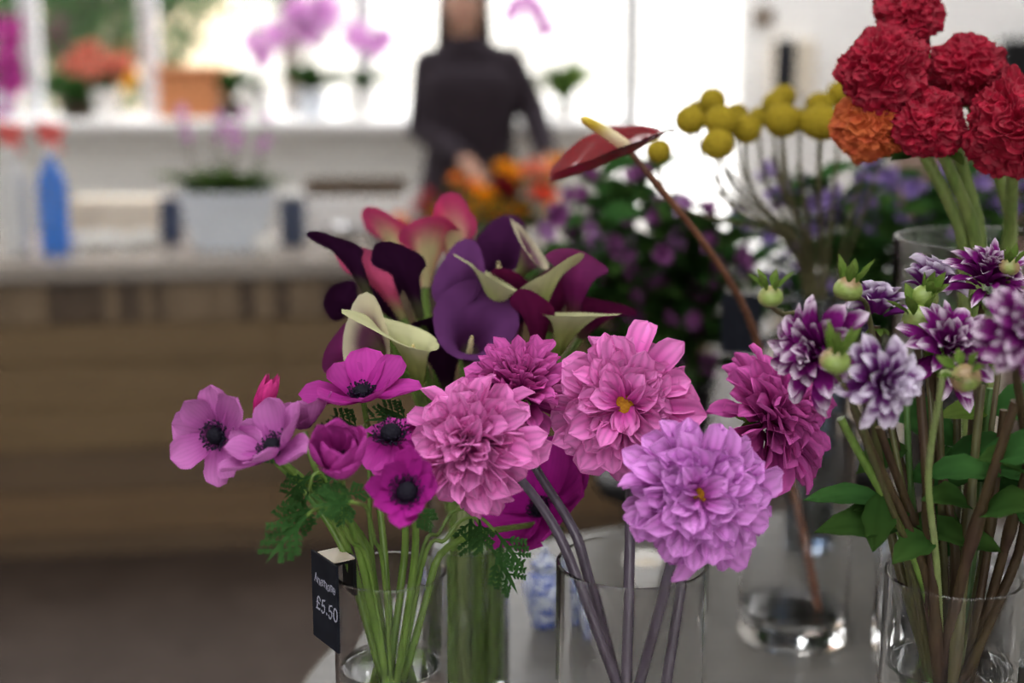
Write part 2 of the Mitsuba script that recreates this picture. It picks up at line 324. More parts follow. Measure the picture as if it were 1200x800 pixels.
# ------------------------------------------------------------------ the counter
CO, CA = np.array([-1.45, 3.82]), math.atan(.128)
def cpt(s, d, z):
    """point on the counter: s along its front, d behind its front face"""
    return np.array([CO[0]+s*math.cos(CA)-d*math.sin(CA), CO[1]+s*math.sin(CA)+d*math.cos(CA), z])
def cbox(s0, s1, d0, d1, z0, z1, ch=.003):
    m = box([s0, d0, z0], [s1, d1, z1], ch); m = rotz(m, math.degrees(CA)); m.apply_translation([CO[0], CO[1], 0]); return m
counter = thing('counter', 'long brown wooden shop counter with a stone top and a slatted frieze', 'counter')
part(counter, 'carcass', cbox(-1.6, 2.05, .022, .60, 0.0, .80), 'mat_plank_dark', smooth=False)
part(counter, 'worktop', cbox(-1.66, 2.1, -.045, .66, .80, .85, .006), 'mat_counter_top')
part(counter, 'plinth', cbox(-1.6, 2.05, .012, .03, 0.0, .065, 0.002), 'mat_plank_dark')
zz = [.065, .19, .315, .44, .565, .675]
tone = ['mat_plank_warm', 'mat_plank_dark', 'mat_plank', 'mat_plank', 'mat_plank']
for k in range(5):
    for j, (s0, s1) in enumerate(((-1.6, -.42), (-.42, .78), (.78, 2.05))):
        part(counter, 'plank', cbox(s0+.001, s1-.001, 0.002*((k+j) % 2), .03, zz[k]+.0015, zz[k+1]-.0015, .002), tone[(k+(j == 1 and k == 2)) % 5])
s, k = -1.6, 0; rng = RNG(5)
while s < 2.03:
    wd = rng.choice([.028, .04, .055]); dk = rng.random() < .5
    part(counter, 'slat', cbox(s+.001, min(s+wd, 2.05)-.001, .0 if not dk else .008, .03, .678, .798, .002), 'mat_slat_dark' if dk else 'mat_slat_light'); s += wd

# ------------------------------------------------------------------ the round table
TC, TR, TZ = np.array([.43, 1.35]), .673, .76
table = thing('round_table', 'round grey stone table carrying the glass vases of flowers', 'table')
part(table, 'tabletop', lathe([[0, -.03], [TR-.01, -.03], [TR-.002, -.024], [TR, -.015], [TR-.002, -.006], [TR-.01, 0], [0, 0]], (TC[0], TC[1], TZ), 96), 'mat_table')
part(table, 'pedestal', lathe([[0, .03], [.09, .03], [.055, .1], [.05, .6], [.12, .7], [.14, .73], [0, .73]], (TC[0], TC[1], 0)), 'mat_black')
part(table, 'foot', lathe([[0, 0], [.30, 0], [.30, .012], [.1, .035], [0, .035]], (TC[0], TC[1], 0)), 'mat_black')

# ------------------------------------------------------------------ glass vases
VASES = {}
def vase(key, x, y, R, h, label, water=.12, wall=.0036, foot=.009, name='glass_vase', glass='mat_glass', z0=TZ):
    k = thing(name, label, 'vase'); z0 = z0+.0008
    r1, ri = R, R-wall
    prof = [[0, 0], [r1-.004, 0], [r1-.001, .0012], [r1, .004], [r1, h-.0018], [r1-.0009, h-.0005], [r1-wall/2, h], [ri+.0009, h-.0005], [ri, h-.0018], [ri, foot+.006], [ri-.0015, foot+.002], [ri-.006, foot], [0, foot]]
    part(k, 'body', lathe(prof, (x, y, z0), 72), glass, smooth=35)
    if water:
        rw = ri-.0005
        part(k, 'water', lathe([[0, foot+.0006], [rw-.008, foot+.0006], [rw-.002, foot+.003], [rw, foot+.008], [rw, water+.0018], [rw-.0008, water+.0006], [rw-.0025, water-.0006], [rw-.006, water-.0012], [0, water-.0013]], (x, y, z0), 72), 'mat_water', smooth=35)
    VASES[key] = (np.array([x, y]), ri, z0+foot, z0+h, k); return k
vase('pink', at(741, 657, 1.157)[0], 1.157, .0655, .25, 'clear glass cylinder vase holding the big pink dahlias', water=.055)
vase('anemone', at(457, 668, 1.135)[0], 1.135, .048, .25, 'clear glass vase of anemones with a black price tag clipped to its rim', water=.165)
vase('calla', at(549, 700, 1.42)[0], 1.42, .043, .26, 'narrow glass vase packed with thick green calla stems', water=.17)
vase('anthurium', at(928, 735, 1.575)[0], 1.575, .0645, .26, 'clear glass vase holding one bent brown stem in shallow water', water=.035, foot=.02)
vase('bicolor', at(1118, 672, 1.127)[0], 1.127, .0565, .25, 'glass vase crowded with the stems of the purple and white dahlias', water=.17)
vase('celosia', at(1162, 278, 1.46)[0], 1.46, .098, .487, 'wide tall glass cylinder vase holding the crimson celosia', water=.12, wall=.006)
vase('craspedia', at(950, 640, 1.87)[0], 1.87, .0415, .355, 'slim smoky glass vase holding the yellow craspedia stems', water=.12, glass='mat_smoky_glass')

def stem_path(key, head, axis, rim=.7, ang=None, bottom=None, out=.09, straight=.3, rng=None):
    """from a flower head back along its axis, over the vase's rim and down to its floor"""
    c, R, zb, zt, _ = VASES[key]; head = np.asarray(head, float); axis = unit(axis)
    dirv = head[:2]-c
    if ang is not None: dirv = np.array([math.cos(ang), math.sin(ang)])
    dirv = dirv/(np.linalg.norm(dirv)+1e-9)
    rp = np.array([*(c+dirv*R*rim), zt+.002])
    b = -dirv*R*.6 if bottom is None else np.asarray(bottom)*R
    bt = np.array([*(c+b), zb+.008]); run = unit(rp-bt)
    d = np.linalg.norm(head-rp)
    p = bez(head, head-axis*min(out, d*.45), rp+run*d*straight, rp, 14)
    return np.vstack([p[:-1], rp+(bt-rp)*np.linspace(0, 1, 6)[:, None]])
# ------------------------------------------------------------------ dahlias
def dahlia_head(root, C, axis, R, H, n, mt, seed, W=.019, psi0=112, psi1=14, bend=.9, cup=.35, ruffle=.1, prof='dahlia', disc=.012, power=.62, fold=0., lj=.09, rb=.2, hb=.3, nt=9, ns=7, roll=0., skip=None, tj=.25):
    """petals in a golden spiral, their tips on a dome; each petal is a part"""
    X, Y, A = frame_of(axis); rng = RNG(seed); C = np.asarray(C, float)
    for i in range(n):
        u = (i+.5)/n; psi = math.radians(psi0+(psi1-psi0)*u**power)+rng.normal(0, .05)
        az = i*2.399963+rng.normal(0, .1); rad = math.cos(az)*X+math.sin(az)*Y
        k = 1+rng.normal(0, lj); tip = C+k*(R*math.sin(psi)*rad+H*math.cos(psi)*A)
        if skip is not None and skip(tip): continue
        base = C+rb*R*math.sin(psi)*rad+hb*H*max(math.cos(psi), -.1)*A
        D = tip-base; L = np.linalg.norm(D); D = D/L
        N = A*math.sin(psi)-rad*math.cos(psi); B = bend*(1+rng.normal(0, .35))
        sz = .62+.38*math.sin(min(1, (psi/math.radians(75)))*math.pi/2)
        m, uv = blade(base, D+rng.normal(0, .07, 3), N+rng.normal(0, tj, 3), L*(1+B*B/22), W*sz*(1+rng.normal(0, .13)), prof, a0=B/2, k1=-B, cup=cup*(1+rng.normal(0, .3)), ruffle=ruffle, fold=fold, roll=roll, twist=rng.normal(0, .3), nt=nt, ns=ns, rng=rng, uid=i)
        part(root, 'petal', m, mt, smooth=True, uv=uv)
    if disc:
        m = trimesh.creation.icosphere(subdivisions=3, radius=1); v = m.vertices.copy()
        v *= (1+.12*meshkit.noise(v*9, seed)[:, None]); v = C+disc*(v[:, :1]*X+v[:, 1:2]*Y)+(v[:, 2:]*disc*.35+hb*H+.003)*A
        part(root, 'disc', (v, m.faces), 'mat_yellow_disc', smooth=True, label='golden yellow centre')
    cal = []
    for i in range(8):
        az = i*2*math.pi/8; rad = math.cos(az)*X+math.sin(az)*Y
        cal.append(blade(C-A*.008+rad*.004, rad-.25*A, A+.2*rad, R*.3, R*.10, 'leaf', a0=-.1, k1=-.9, cup=.2, nt=6, ns=5, uid=i))
    m, uv = join_uv(cal); part(root, 'calyx', m, 'mat_light_leaf', smooth=True, uv=uv)
def stem(root, pts, r, mt, r1=None, n=8):
    return part(root, 'stem', tube(pts, r, r1, n), mt, smooth=60)
PINK = 'big pink dahlias in the clear vase'
def pink(px, py, Y, axis, Rpx, Hk, n, mt, seed, label, ang=None, rim=.8, bottom=None, out=.10, **kw):
    C0 = at(px, py, Y); R = Rpx*px_m(Y, C0[2]); A = unit(axis); C = C0-A*R*Hk*.35
    k = thing('dahlia', label, 'dahlia', PINK)
    dahlia_head(k, C, A, R, R*Hk, n, mt, seed, **kw)
    stem(k, stem_path('pink', C-A*.006, A, rim=rim, ang=ang, bottom=bottom, out=out), .0034, 'mat_purple_stem', .0052, 10)
    return k
pink(549, 518, 1.10, (-.30, -.80, .34), 84, .80, 150, 'mat_pink_petal', 11, 'big pink dahlia at the left of its vase with a closed shaggy centre', ang=3.0, rim=.9, bottom=(.55, -.25), disc=.006, psi1=6, W=.0112, bend=.8, ruffle=.2, tj=.45, cup=.6)
pink(609, 452, 1.19, (.05, -.40, .85), 74, .95, 120, 'mat_magenta_petal', 12, 'deep pink dahlia half hidden behind the big shaggy pink one', ang=2.6, rim=.82, bottom=(.3, .35), disc=.005, psi1=5, W=.0088, bend=.45, ruffle=.2, tj=.4, cup=.6)
pink(731, 474, 1.16, (-.13, -.88, .30), 86, .62, 122, 'mat_pink_petal', 13, 'open pink dahlia with a round golden centre above the vase', ang=1.75, rim=.15, bottom=(-.1, -.3), W=.0132, bend=.9, ruffle=.15, cup=.55, psi1=24, disc=.0105)
pink(819, 580, 1.06, (.14, -.88, .26), 91, .62, 140, 'mat_lilac_petal', 14, 'lilac pink dahlia hanging lowest in front of the vase rim', ang=-.2, rim=.55, bottom=(-.25, .3), W=.0122, bend=.9, ruffle=.18, cup=.55, psi1=20, tj=.35, disc=.0075)
pink(916, 487, 1.19, (.72, -.42, .36), 84, .72, 140, 'mat_magenta_petal', 15, 'ruffled magenta dahlia facing right beside the purple and white dahlias', ang=.3, rim=.8, bottom=(.25, -.2), disc=.006, psi1=8, W=.0105, bend=.6, ruffle=.26, tj=.45, cup=.5, out=.06, psi0=138, lj=.13)

BIC = 'purple dahlias with white tips'
def bicolor(px, py, Y, axis, Rpx, Hk, n, seed, label, mt='mat_bicolor_petal', ang=None, rim=.75, stem_mat='mat_brown_stem', out=.07, W=.0078, bottom=None, **kw):
    C0 = at(px, py, Y); R = Rpx*px_m(Y, C0[2]); A = unit(axis); C = C0-A*R*Hk*.35
    k = thing('dahlia', label, 'dahlia', BIC)
    kw = {**dict(cup=.75, ruffle=.04, prof='narrow', disc=0, psi1=4, bend=.9, lj=.07, tj=.15), **kw}
    dahlia_head(k, C, A, R, R*Hk, n, mt, seed, W=W, **kw)
    stem(k, stem_path('bicolor', C-A*.006, A, rim=rim, ang=ang, out=out, bottom=bottom), .0028, stem_mat, .0046, 8)
    return k
bicolor(958, 412, 1.08, (-.66, -.60, .22), 74, .72, 46, 21, 'purple dahlia with white tips facing left beside the magenta one', W=.0088, cup=.5, ang=2.9, rim=.85, bend=1.1, stem_mat='mat_olive_stem')
bicolor(1036, 447, 1.01, (.38, -.80, .10), 62, .85, 54, 22, 'pale dahlia mostly white over purple, turned straight to the front', mt='mat_bicolor_light_petal', W=.0070, cup=.5, ang=-2.4, rim=.8)
bicolor(1112, 408, 1.10, (.05, -.70, .50), 66, .85, 48, 23, 'dark purple dahlia with white tips below the green patterned bud', W=.0078, cup=.5, ang=-1.8, rim=.3)
bicolor(1158, 322, 1.17, (-.05, -.42, .80), 56, .95, 50, 24, 'dark purple dahlia topmost against the tall glass vase', W=.0068, cup=.5, ang=1.0, rim=.4)
bicolor(1200, 388, .95, (-.12, -.85, .25), 62, .8, 64, 25, 'blurred purple dahlia cut by the right edge of the photo', W=.0062, cup=.5, ang=-.2, rim=.85, mt='mat_bicolor_petal')
bicolor(1090, 328, 1.20, (.25, .15, .85), 43, .9, 40, 26, 'small purple and white dahlia behind the round speckled bud', W=.0075, mt='mat_bicolor_light_petal', psi0=95, ang=1.6, rim=.5)
bicolor(1028, 358, 1.17, (-.02, .15, .95), 46, .95, 34, 27, 'white tipped dahlia seen from the side behind the pale one', W=.0085, mt='mat_bicolor_light_petal', psi0=85, ang=2.2, rim=.6)

# dahlia buds and calyxes on their own stems
def bud(px, py, Y, rpx, axis, label, pts, mt='mat_bud_skin', seed=0, sepals=6, sep=1.5, stem_mat='mat_olive_stem', open_=.5):
    C = at(px, py, Y); r = rpx*px_m(Y, C[2]); X, Yv, A = frame_of(axis)
    k = thing('dahlia_bud', label, 'bud', 'green dahlia buds')
    m = trimesh.creation.icosphere(subdivisions=3, radius=1); v = m.vertices
    v = C+r*(v[:, :1]*X+v[:, 1:2]*Yv)*(1-.12*v[:, 2:])+r*.85*v[:, 2:]*A
    part(k, 'bud_body', (v, m.faces), mt, smooth=True)
    rng = RNG(seed)
    for i in range(sepals):
        az = i*2*math.pi/sepals+rng.normal(0, .15); rad = math.cos(az)*X+math.sin(az)*Yv
        m, uv = blade(C+A*r*.55+rad*r*.62, A*(1-.3*open_)+rad*(.25+.6*open_)+rng.normal(0, .12, 3), -rad+.4*A, r*sep*(1+rng.normal(0, .12)), r*.42, 'leaf', a0=0, k1=.9*(1-open_)-.5, cup=.5, nt=7, ns=5, uid=i, rng=rng)
        part(k, 'sepal', m, 'mat_light_leaf', smooth=True, uv=uv)
    P = [C-A*r*.75]+[at(*q) for q in pts]
    c, R, zb, zt, _ = VASES['bicolor']
    e = P[-1]; d = e[:2]-c; q = np.array([*(c+d*min(1, R*.75/np.linalg.norm(d))), zt]); P += [q, np.array([*(c-(q[:2]-c)*.5), zb+.01])]
    part(k, 'stem', tube(smoothpath(P, 30), .0019, .0034, 7), stem_mat, smooth=60)
bud(903, 347, 1.09, 15, (-.05, -.1, .98), 'green bud with curled sepals alone at the far left of the white tipped dahlias', [(918, 368, 1.10), (945, 372, 1.12), (985, 440, 1.13), (1035, 560, 1.10)], seed=1, sep=1.7)
bud(994, 338, 1.11, 17, (.10, -.1, .98), 'green bud standing on top of the purple dahlia that faces left', [(1012, 352, 1.13), (1020, 380, 1.15), (1040, 480, 1.14), (1062, 600, 1.12)], seed=2, sep=1.6, open_=.25)
bud(979, 422, 1.0, 18, (.12, -.25, .95), 'large green bud in front of the purple dahlia that faces left', [(996, 465, 1.01), (1020, 530, 1.03), (1055, 620, 1.08)], seed=3, sep=2.0, open_=.3)
bud(1077, 374, 1.13, 20, (-.2, -.2, .9), 'leafy green bud squeezed between the pale and the dark dahlia', [(1085, 420, 1.14), (1092, 520, 1.13)], seed=4, sep=1.7)
bud(1085, 347, 1.14, 16, (.35, -.35, .85), 'round speckled bud in front of the small dahlia', [(1092, 380, 1.16), (1095, 520, 1.14)], seed=5, sep=1.4, open_=.2)
bud(1131, 442, 1.0, 18, (-.45, -.35, .7), 'pale round bud hanging below the dark purple dahlia', [(1108, 436, 1.02), (1103, 455, 1.02), (1088, 560, 1.06)], seed=6, sep=1.3, open_=.7, stem_mat='mat_pale_stem')
bud(1183, 312, 1.15, 12, (.1, -.2, .95), 'small green bud at the upper right behind the topmost dahlia', [(1180, 360, 1.17), (1160, 520, 1.14)], seed=7, sep=1.7, open_=.3)

# leafy bare stems of the same bunch
def leaf_part(root, base, D, N, L, W, mt='mat_leaf', prof='leaf', k1=-.7, cup=.25, fold=.15, seed=0, serr=.05, nt=9, ns=5, a0=.2):
    m, uv = blade(base, D, N, L, W, prof, a0=a0, k1=k1, cup=cup, fold=fold, ruffle=.08, serr=serr, nt=nt, ns=ns, rng=RNG(seed), uid=seed)
    return part(root, 'leaf', m, mt, smooth=True, uv=uv)
def bare_stem(top, bot, r, mt, label, leaves=(), Yt=1.1, Yb=1.12, mid=None):
    k = thing('leafy_sprig', label, 'sprig', 'stems of the white tipped dahlias')
    a, b = at(*top), at(*bot); c, R, zb, zt, _ = VASES['bicolor']
    d = b[:2]-c; L = np.linalg.norm(d); b[:2] = c+d*min(1, R*.8/L)
    q = b.copy(); q[2] = zt; e = np.array([*(c+(b[:2]-c)*.2+(b[:2]-a[:2])*.5), zb+.012]); dd = e[:2]-c; e[:2] = c+dd*min(1, R*.7/np.linalg.norm(dd))
    P = [a]+([at(*mid)] if mid else [])+[q, e]
    pth = smoothpath(P, 26); part(k, 'stem', tube(pth, r*.8, r*1.1, 8), mt, smooth=60)
    for f in (.35, .62):   # the joints swell
        i = int(f*len(pth)); seg = pth[max(0, i-2):i+3]
        part(k, 'joint', tube(np.linspace(seg[0], seg[-1], 5)*.6+.4*seg[:5], np.array([.9, 1.15, 1.3, 1.15, .9])*r, None, 8), mt, smooth=60)
    for (px, py, Y, dx, dy, dz, L, W, m, s) in leaves:
        base = at(px, py, Y); j = np.argmin(np.linalg.norm(pth-base, axis=1)); base = pth[j]
        leaf_part(k, base, np.array([dx, dy, dz]), np.array([0, -.5, .8]), L, W, m, seed=s)
L_, D_ = 'mat_leaf', 'mat_dark_leaf'
bare_stem((985, 490, 1.08), (1056, 690, 1.08), .0042, 'mat_green_stem', 'green stem with drooping leaves at the left side of the white tipped bunch', [(1040, 640, 1.08, -1, -.2, .12, .075, .017, L_, 1), (1034, 612, 1.08, -1, .3, .05, .07, .012, D_, 2), (1025, 590, 1.08, -.2, -.5, -.8, .05, .014, L_, 3)])
bare_stem((1030, 500, 1.1), (1085, 690, 1.12), .0042, 'mat_brown_stem', 'brown stem with curling leaf in the middle of the white tipped bunch', [(1068, 608, 1.1, -.9, -.5, .3, .06, .015, L_, 4), (1080, 620, 1.1, .7, -.5, -.1, .055, .014, L_, 5)])
bare_stem((1078, 450, 1.1), (1090, 700, 1.09), .0047, 'mat_brown_stem', 'thickest reddish brown stem in front of the vase rim', [(1086, 560, 1.09, .8, -.5, .25, .06, .016, D_, 6), (1086, 625, 1.09, -.7, -.6, -.1, .05, .015, L_, 7)])
bare_stem((1100, 440, 1.13), (1105, 690, 1.13), .0034, 'mat_olive_stem', 'thin upright olive stem near the middle of the bunch', [(1102, 540, 1.13, .8, -.2, .2, .085, .02, D_, 8), (1104, 640, 1.13, .8, -.4, 0, .05, .013, L_, 9)])
bare_stem((1150, 450, 1.13), (1128, 690, 1.09), .0045, 'mat_olive_stem', 'olive stem leaning left under the topmost dahlia', [(1140, 540, 1.12, .9, -.3, .1, .075, .022, D_, 10), (1138, 600, 1.1, -.7, -.4, .3, .055, .015, L_, 11)])
bare_stem((1190, 470, 1.05), (1125, 700, 1.075), .005, 'mat_brown_stem', 'stout purple brown stem slanting from the right to the rim', [(1172, 545, 1.06, .7, -.4, .3, .07, .02, D_, 12), (1150, 600, 1.07, .5, -.6, .4, .06, .018, L_, 13)])
bare_stem((1176, 480, 1.12), (1152, 690, 1.13), .004, 'mat_brown_stem', 'slender brown stem beside the stout slanting one', [(1168, 600, 1.12, .7, -.3, -.2, .06, .02, D_, 14)])
bare_stem((1212, 520, 1.08), (1168, 680, 1.12), .0045, 'mat_brown_stem', 'dark stem leaving the vase towards the right edge', [(1200, 560, 1.08, -.6, -.4, .35, .06, .018, L_, 15), (1192, 600, 1.1, .5, -.6, -.3, .06, .02, D_, 16)])
bare_stem((1122, 470, 1.18), (1118, 650, 1.165), .004, 'mat_olive_stem', 'olive stem at the back of the white tipped bunch', [(1120, 520, 1.17, -.7, .1, .4, .08, .024, D_, 17), (1120, 560, 1.17, .8, 0, .25, .08, .024, D_, 18), (1120, 600, 1.17, -.4, -.2, -.5, .06, .02, D_, 19)])
bare_stem((1062, 470, 1.16), (1072, 660, 1.155), .0035, 'mat_dark_green_stem', 'dark green stem hidden behind the pale dahlia', [(1066, 520, 1.16, -.7, 0, -.3, .05, .016, L_, 20), (1068, 560, 1.16, .8, -.1, .2, .07, .022, D_, 21), (1070, 600, 1.16, .7, -.2, -.3, .06, .02, L_, 22)])
bare_stem((1160, 455, 1.17), (1140, 650, 1.16), .004, 'mat_dark_green_stem', 'dark green stem with broad leaves at the back right', [(1155, 490, 1.17, .6, -.1, .1, .085, .026, D_, 23), (1150, 540, 1.17, .9, -.2, -.2, .08, .026, D_, 24), (1146, 585, 1.16, .8, -.1, .1, .07, .022, D_, 25), (1158, 480, 1.17, -.8, -.3, .1, .05, .012, 'mat_light_leaf', 26)])

# ------------------------------------------------------------------ anemones
def fern(base, D, N, L, seed):
    """a finely cut leaf: ribs that fork, each lobe a narrow blade"""
    rng = RNG(seed); D = unit(D); N = unit(N-D*(N@D)); S = np.cross(D, N); out = []; uid = 0
    for k, f in enumerate((0, .25, .25, .45, .45, .65, .65, .85)):
        side = 0 if k == 0 else (1 if k % 2 else -1)
        b = base+D*L*f*.85+N*L*(.25*f-.35*f*f); dl = L*(1 if k == 0 else (.62-.35*f)); dd = D if k == 0 else D*.72+S*side*.72+N*rng.normal(.05, .15)
        out.append(blade(b, dd, N, dl, dl*.04+.0004, 'lance', a0=.15, k1=-.5, nt=6, ns=3, rng=rng, uid=uid)); uid += 1
        for j, g in enumerate((.3, .3, .5, .5, .7, .7, .85, .85)):
            if k == 0: continue
            sd = 1 if j % 2 else -1; u = unit(dd); s2 = np.cross(u, N)
            out.append(blade(b+u*dl*g*.95, u*.75+s2*sd*.7+N*rng.normal(0, .2), N, dl*.27*(1.15-g*.5), dl*.036+.0004, 'lance', k1=-.5, nt=5, ns=3, rng=rng, uid=uid)); uid += 1
    return join_uv(out)
ANE = 'magenta anemones in the vase with the price tag'
def anemone(px, py, Y, axis, Rpx, label, mt='mat_anemone_petal', open_=70, n=8, seed=0, center=.0105, cup=.35, ang=None, rim=.7, spread=None, collar=True, out=.06, key='anemone', bottom=None, lens=None, cr=1.):
    C = at(px, py, Y); R = Rpx*px_m(Y, C[2]); X, Yv, A = frame_of(axis); rng = RNG(seed)
    k = thing('anemone', label, 'anemone', ANE)
    for i in range(n):
        lay = i % 2; az = (i//2)*2*math.pi/((n+1)//2)+lay*2*math.pi/n+rng.normal(0, .1); rad = math.cos(az)*X+math.sin(az)*Yv
        th = math.radians((spread[i] if spread else open_)-8*lay+rng.normal(0, 6)); D = rad*math.sin(th)+A*math.cos(th); N = A*math.sin(th)-rad*math.cos(th)
        Ln = R*(1.0+rng.normal(0, .07))*(lens[i] if lens else 1)
        m, uv = blade(C+rad*.003-A*.002*lay, D, N, Ln*1.06, R*.40*(1+rng.normal(0, .08)), 'round', a0=-.15, k1=.75*cup/.35-.35*(th > 1.4), cup=cup, ruffle=.11, nt=11, ns=9, rng=rng, uid=i, twist=rng.normal(0, .15))
        part(k, 'petal', m, mt, smooth=True, uv=uv)
    m = trimesh.creation.icosphere(subdivisions=3, radius=1); v = m.vertices.copy(); v *= 1+.14*meshkit.noise(v*14, seed)[:, None]
    c0 = center*.62; part(k, 'button', (C+A*.005+c0*(v[:, :1]*X+v[:, 1:2]*Yv)+.75*c0*v[:, 2:]*A, m.faces), 'mat_anemone_center', smooth=True)
    st = []; ball = trimesh.creation.icosphere(subdivisions=1, radius=.00085)
    for i in range(70):
        az = i*2.4; q = center*(.72+.5*rng.random())*cr; rad = math.cos(az)*X+math.sin(az)*Yv; tip = C+rad*q+A*(.0045+.005*rng.random())
        st.append(tube(np.array([C+rad*.004, (C+rad*q*.8+tip)/2, tip]), .0003, None, 4)); b = ball.copy(); b.apply_translation(tip); st.append(b)
    part(k, 'stamens', cat(*st), 'mat_anemone_stamen', smooth=True, kind='stuff', label='ring of near black stamens')
    Q = C-A*.004; pth = stem_path(key, Q, A, rim=rim, ang=ang, out=out, bottom=bottom); part(k, 'stem', tube(pth, .0024, .0036, 8), 'mat_green_stem', smooth=60)
    if collar:
        for i in range(3):
            az = i*2.1+seed; rad = math.cos(az)*X+math.sin(az)*Yv
            j = 3; m, uv = fern(pth[j], rad*.85-A*.35, A, .026, seed*7+i); part(k, 'leaf', m, 'mat_fern_leaf', smooth=True, uv=uv)
    return k
anemone(256, 510, 1.10, (-.42, -.86, .18), 56, 'pale magenta anemone farthest left with its dark centre facing out', 'mat_anemone_pale_petal', seed=31, open_=82, cup=.22, ang=3.0, rim=.8, out=.05)
anemone(322, 527, 1.07, (-.45, -.38, .80), 60, 'pale anemone seen half from the side next to the farthest left one', 'mat_anemone_pale_petal', seed=32, open_=76, cup=.3, ang=2.9, rim=.75, cr=1.2)
anemone(356, 500, 1.14, (-.15, .2, .9), 46, 'anemone half hidden behind the two pale ones', 'mat_anemone_pale_petal', seed=33, open_=60, cup=.35, ang=2.6, rim=.5)
anemone(399, 548, 1.05, (.05, -.60, .68), 64, 'cup shaped anemone in front with a grey green centre', 'mat_anemone_petal', seed=34, open_=54, cup=.55, n=8, ang=-2.2, rim=.7, center=.009)
anemone(425, 464, 1.16, (-.08, -.30, .92), 60, 'flat anemone topmost of its bunch below the cream calla', 'mat_anemone_petal', seed=35, open_=78, cup=.3, ang=1.9, rim=.4)
anemone(459, 512, 1.10, (-.05, -.45, .80), 46, 'anemone with drooping petals and a black domed centre', 'mat_anemone_petal', seed=36, open_=112, cup=.15, ang=.6, rim=.3, center=.013)
anemone(478, 578, 1.03, (-.08, -.80, .48), 50, 'deep magenta anemone facing forward just left of the shaggy dahlia', 'mat_anemone_deep_petal', seed=37, open_=68, cup=.4, ang=-.9, rim=.75, center=.012, out=.04)
anemone(634, 598, 1.26, (-.45, -.50, .72), 84, 'wide magenta anemone drooping behind the dahlia stems', 'mat_anemone_deep_petal', seed=38, open_=66, cup=.25, ang=.1, rim=.85, out=.04)
# the closed bud
kb = thing('anemone', 'closed crimson anemone bud pointing up behind the left anemones', 'anemone', ANE)
Cb = at(302, 492, 1.12); Ab = unit((.32, .1, .9)); Xb, Yb, _ = frame_of(Ab)
for i in range(6):
    az = i*2.4; rad = math.cos(az)*Xb+math.sin(az)*Yb
    m, uv = blade(Cb+rad*.004, Ab+.26*rad, -rad, .042-.002*(i % 3), .0095, 'leaf', a0=-.15, k1=.75, cup=.55, nt=9, ns=7, uid=i, rng=RNG(i)); part(kb, 'petal', m, 'mat_bud_petal', smooth=True, uv=uv)
part(kb, 'stem', tube(stem_path('anemone', Cb, Ab, rim=.6, ang=2.3, out=.03), .0022, .0032, 8), 'mat_green_stem', smooth=60)
for i in range(3):
    m, uv = fern(Cb-Ab*.012, unit((math.cos(i*2.1), math.sin(i*2.1), .1)), Ab, .034, 900+i); part(kb, 'leaf', m, 'mat_fern_leaf', smooth=True, uv=uv)
# loose ferny leaves on stalks of their own
for q, (pts, D, L, lab) in enumerate([
        ([(392, 600, 1.07), (372, 596, 1.05), (360, 604, 1.03)], (-.6, -.3, -.6), .048, 'ferny green leaf drooping at the left of the anemone stems'),
        ([(380, 560, 1.09), (368, 556, 1.08), (362, 575, 1.08)], (-.3, -.2, -.8), .042, 'ferny leaf hanging under the pale anemone seen from the side'),
        ([(430, 596, 1.04), (420, 590, 1.02), (410, 588, 1.01)], (-.7, -.5, .1), .036, 'ferny leaf below the cup shaped anemone'),
        ([(540, 610, 1.14), (562, 606, 1.13), (580, 622, 1.12)], (.6, -.3, -.7), .042, 'ferny green leaf hanging below the shaggy pink dahlia'),
        ([(530, 600, 1.16), (552, 600, 1.17), (575, 640, 1.17)], (.5, -.1, -.85), .05, 'ferny leaf dangling in front of the green calla stems'),
        ([(430, 500, 1.16), (425, 505, 1.16), (418, 510, 1.16)], (-.4, -.3, .1), .04, 'dark ferny leaf under the topmost anemone'),
        ([(490, 500, 1.16), (482, 495, 1.16), (476, 492, 1.16)], (-.4, -.3, .1), .04, 'dark ferny leaf between the topmost anemone and the shaggy dahlia')]):
    kf = thing('anemone_leaf', lab, 'leaf', 'loose anemone leaves'); P = [at(*p) for p in pts]
    c, R, zb, zt, _ = VASES['anemone']; d = unit([*(P[0][:2]-c), 0])[:2]; rp = np.array([*(c+d*R*.6), zt])
    pth = smoothpath([np.array([*(c-d*R*.3), zb+.02]), rp, (rp*.4+P[0]*.6), *P], 30); part(kf, 'stem', tube(pth, .002, .0014, 6), 'mat_green_stem', smooth=60)
    for j in range(2):
        b = P[-1-(j > 0)]; dd = unit(D)+(0 if j == 0 else .7*(1 if j == 1 else -1))*unit(np.cross(D, (0, -.6, .7)))
        m, uv = fern(b, dd, np.array([0, -.7, .6]), L*(1 if j == 0 else .8), 40+q*3+j); part(kf, 'leaflet', m, 'mat_fern_leaf', smooth=True, uv=uv)
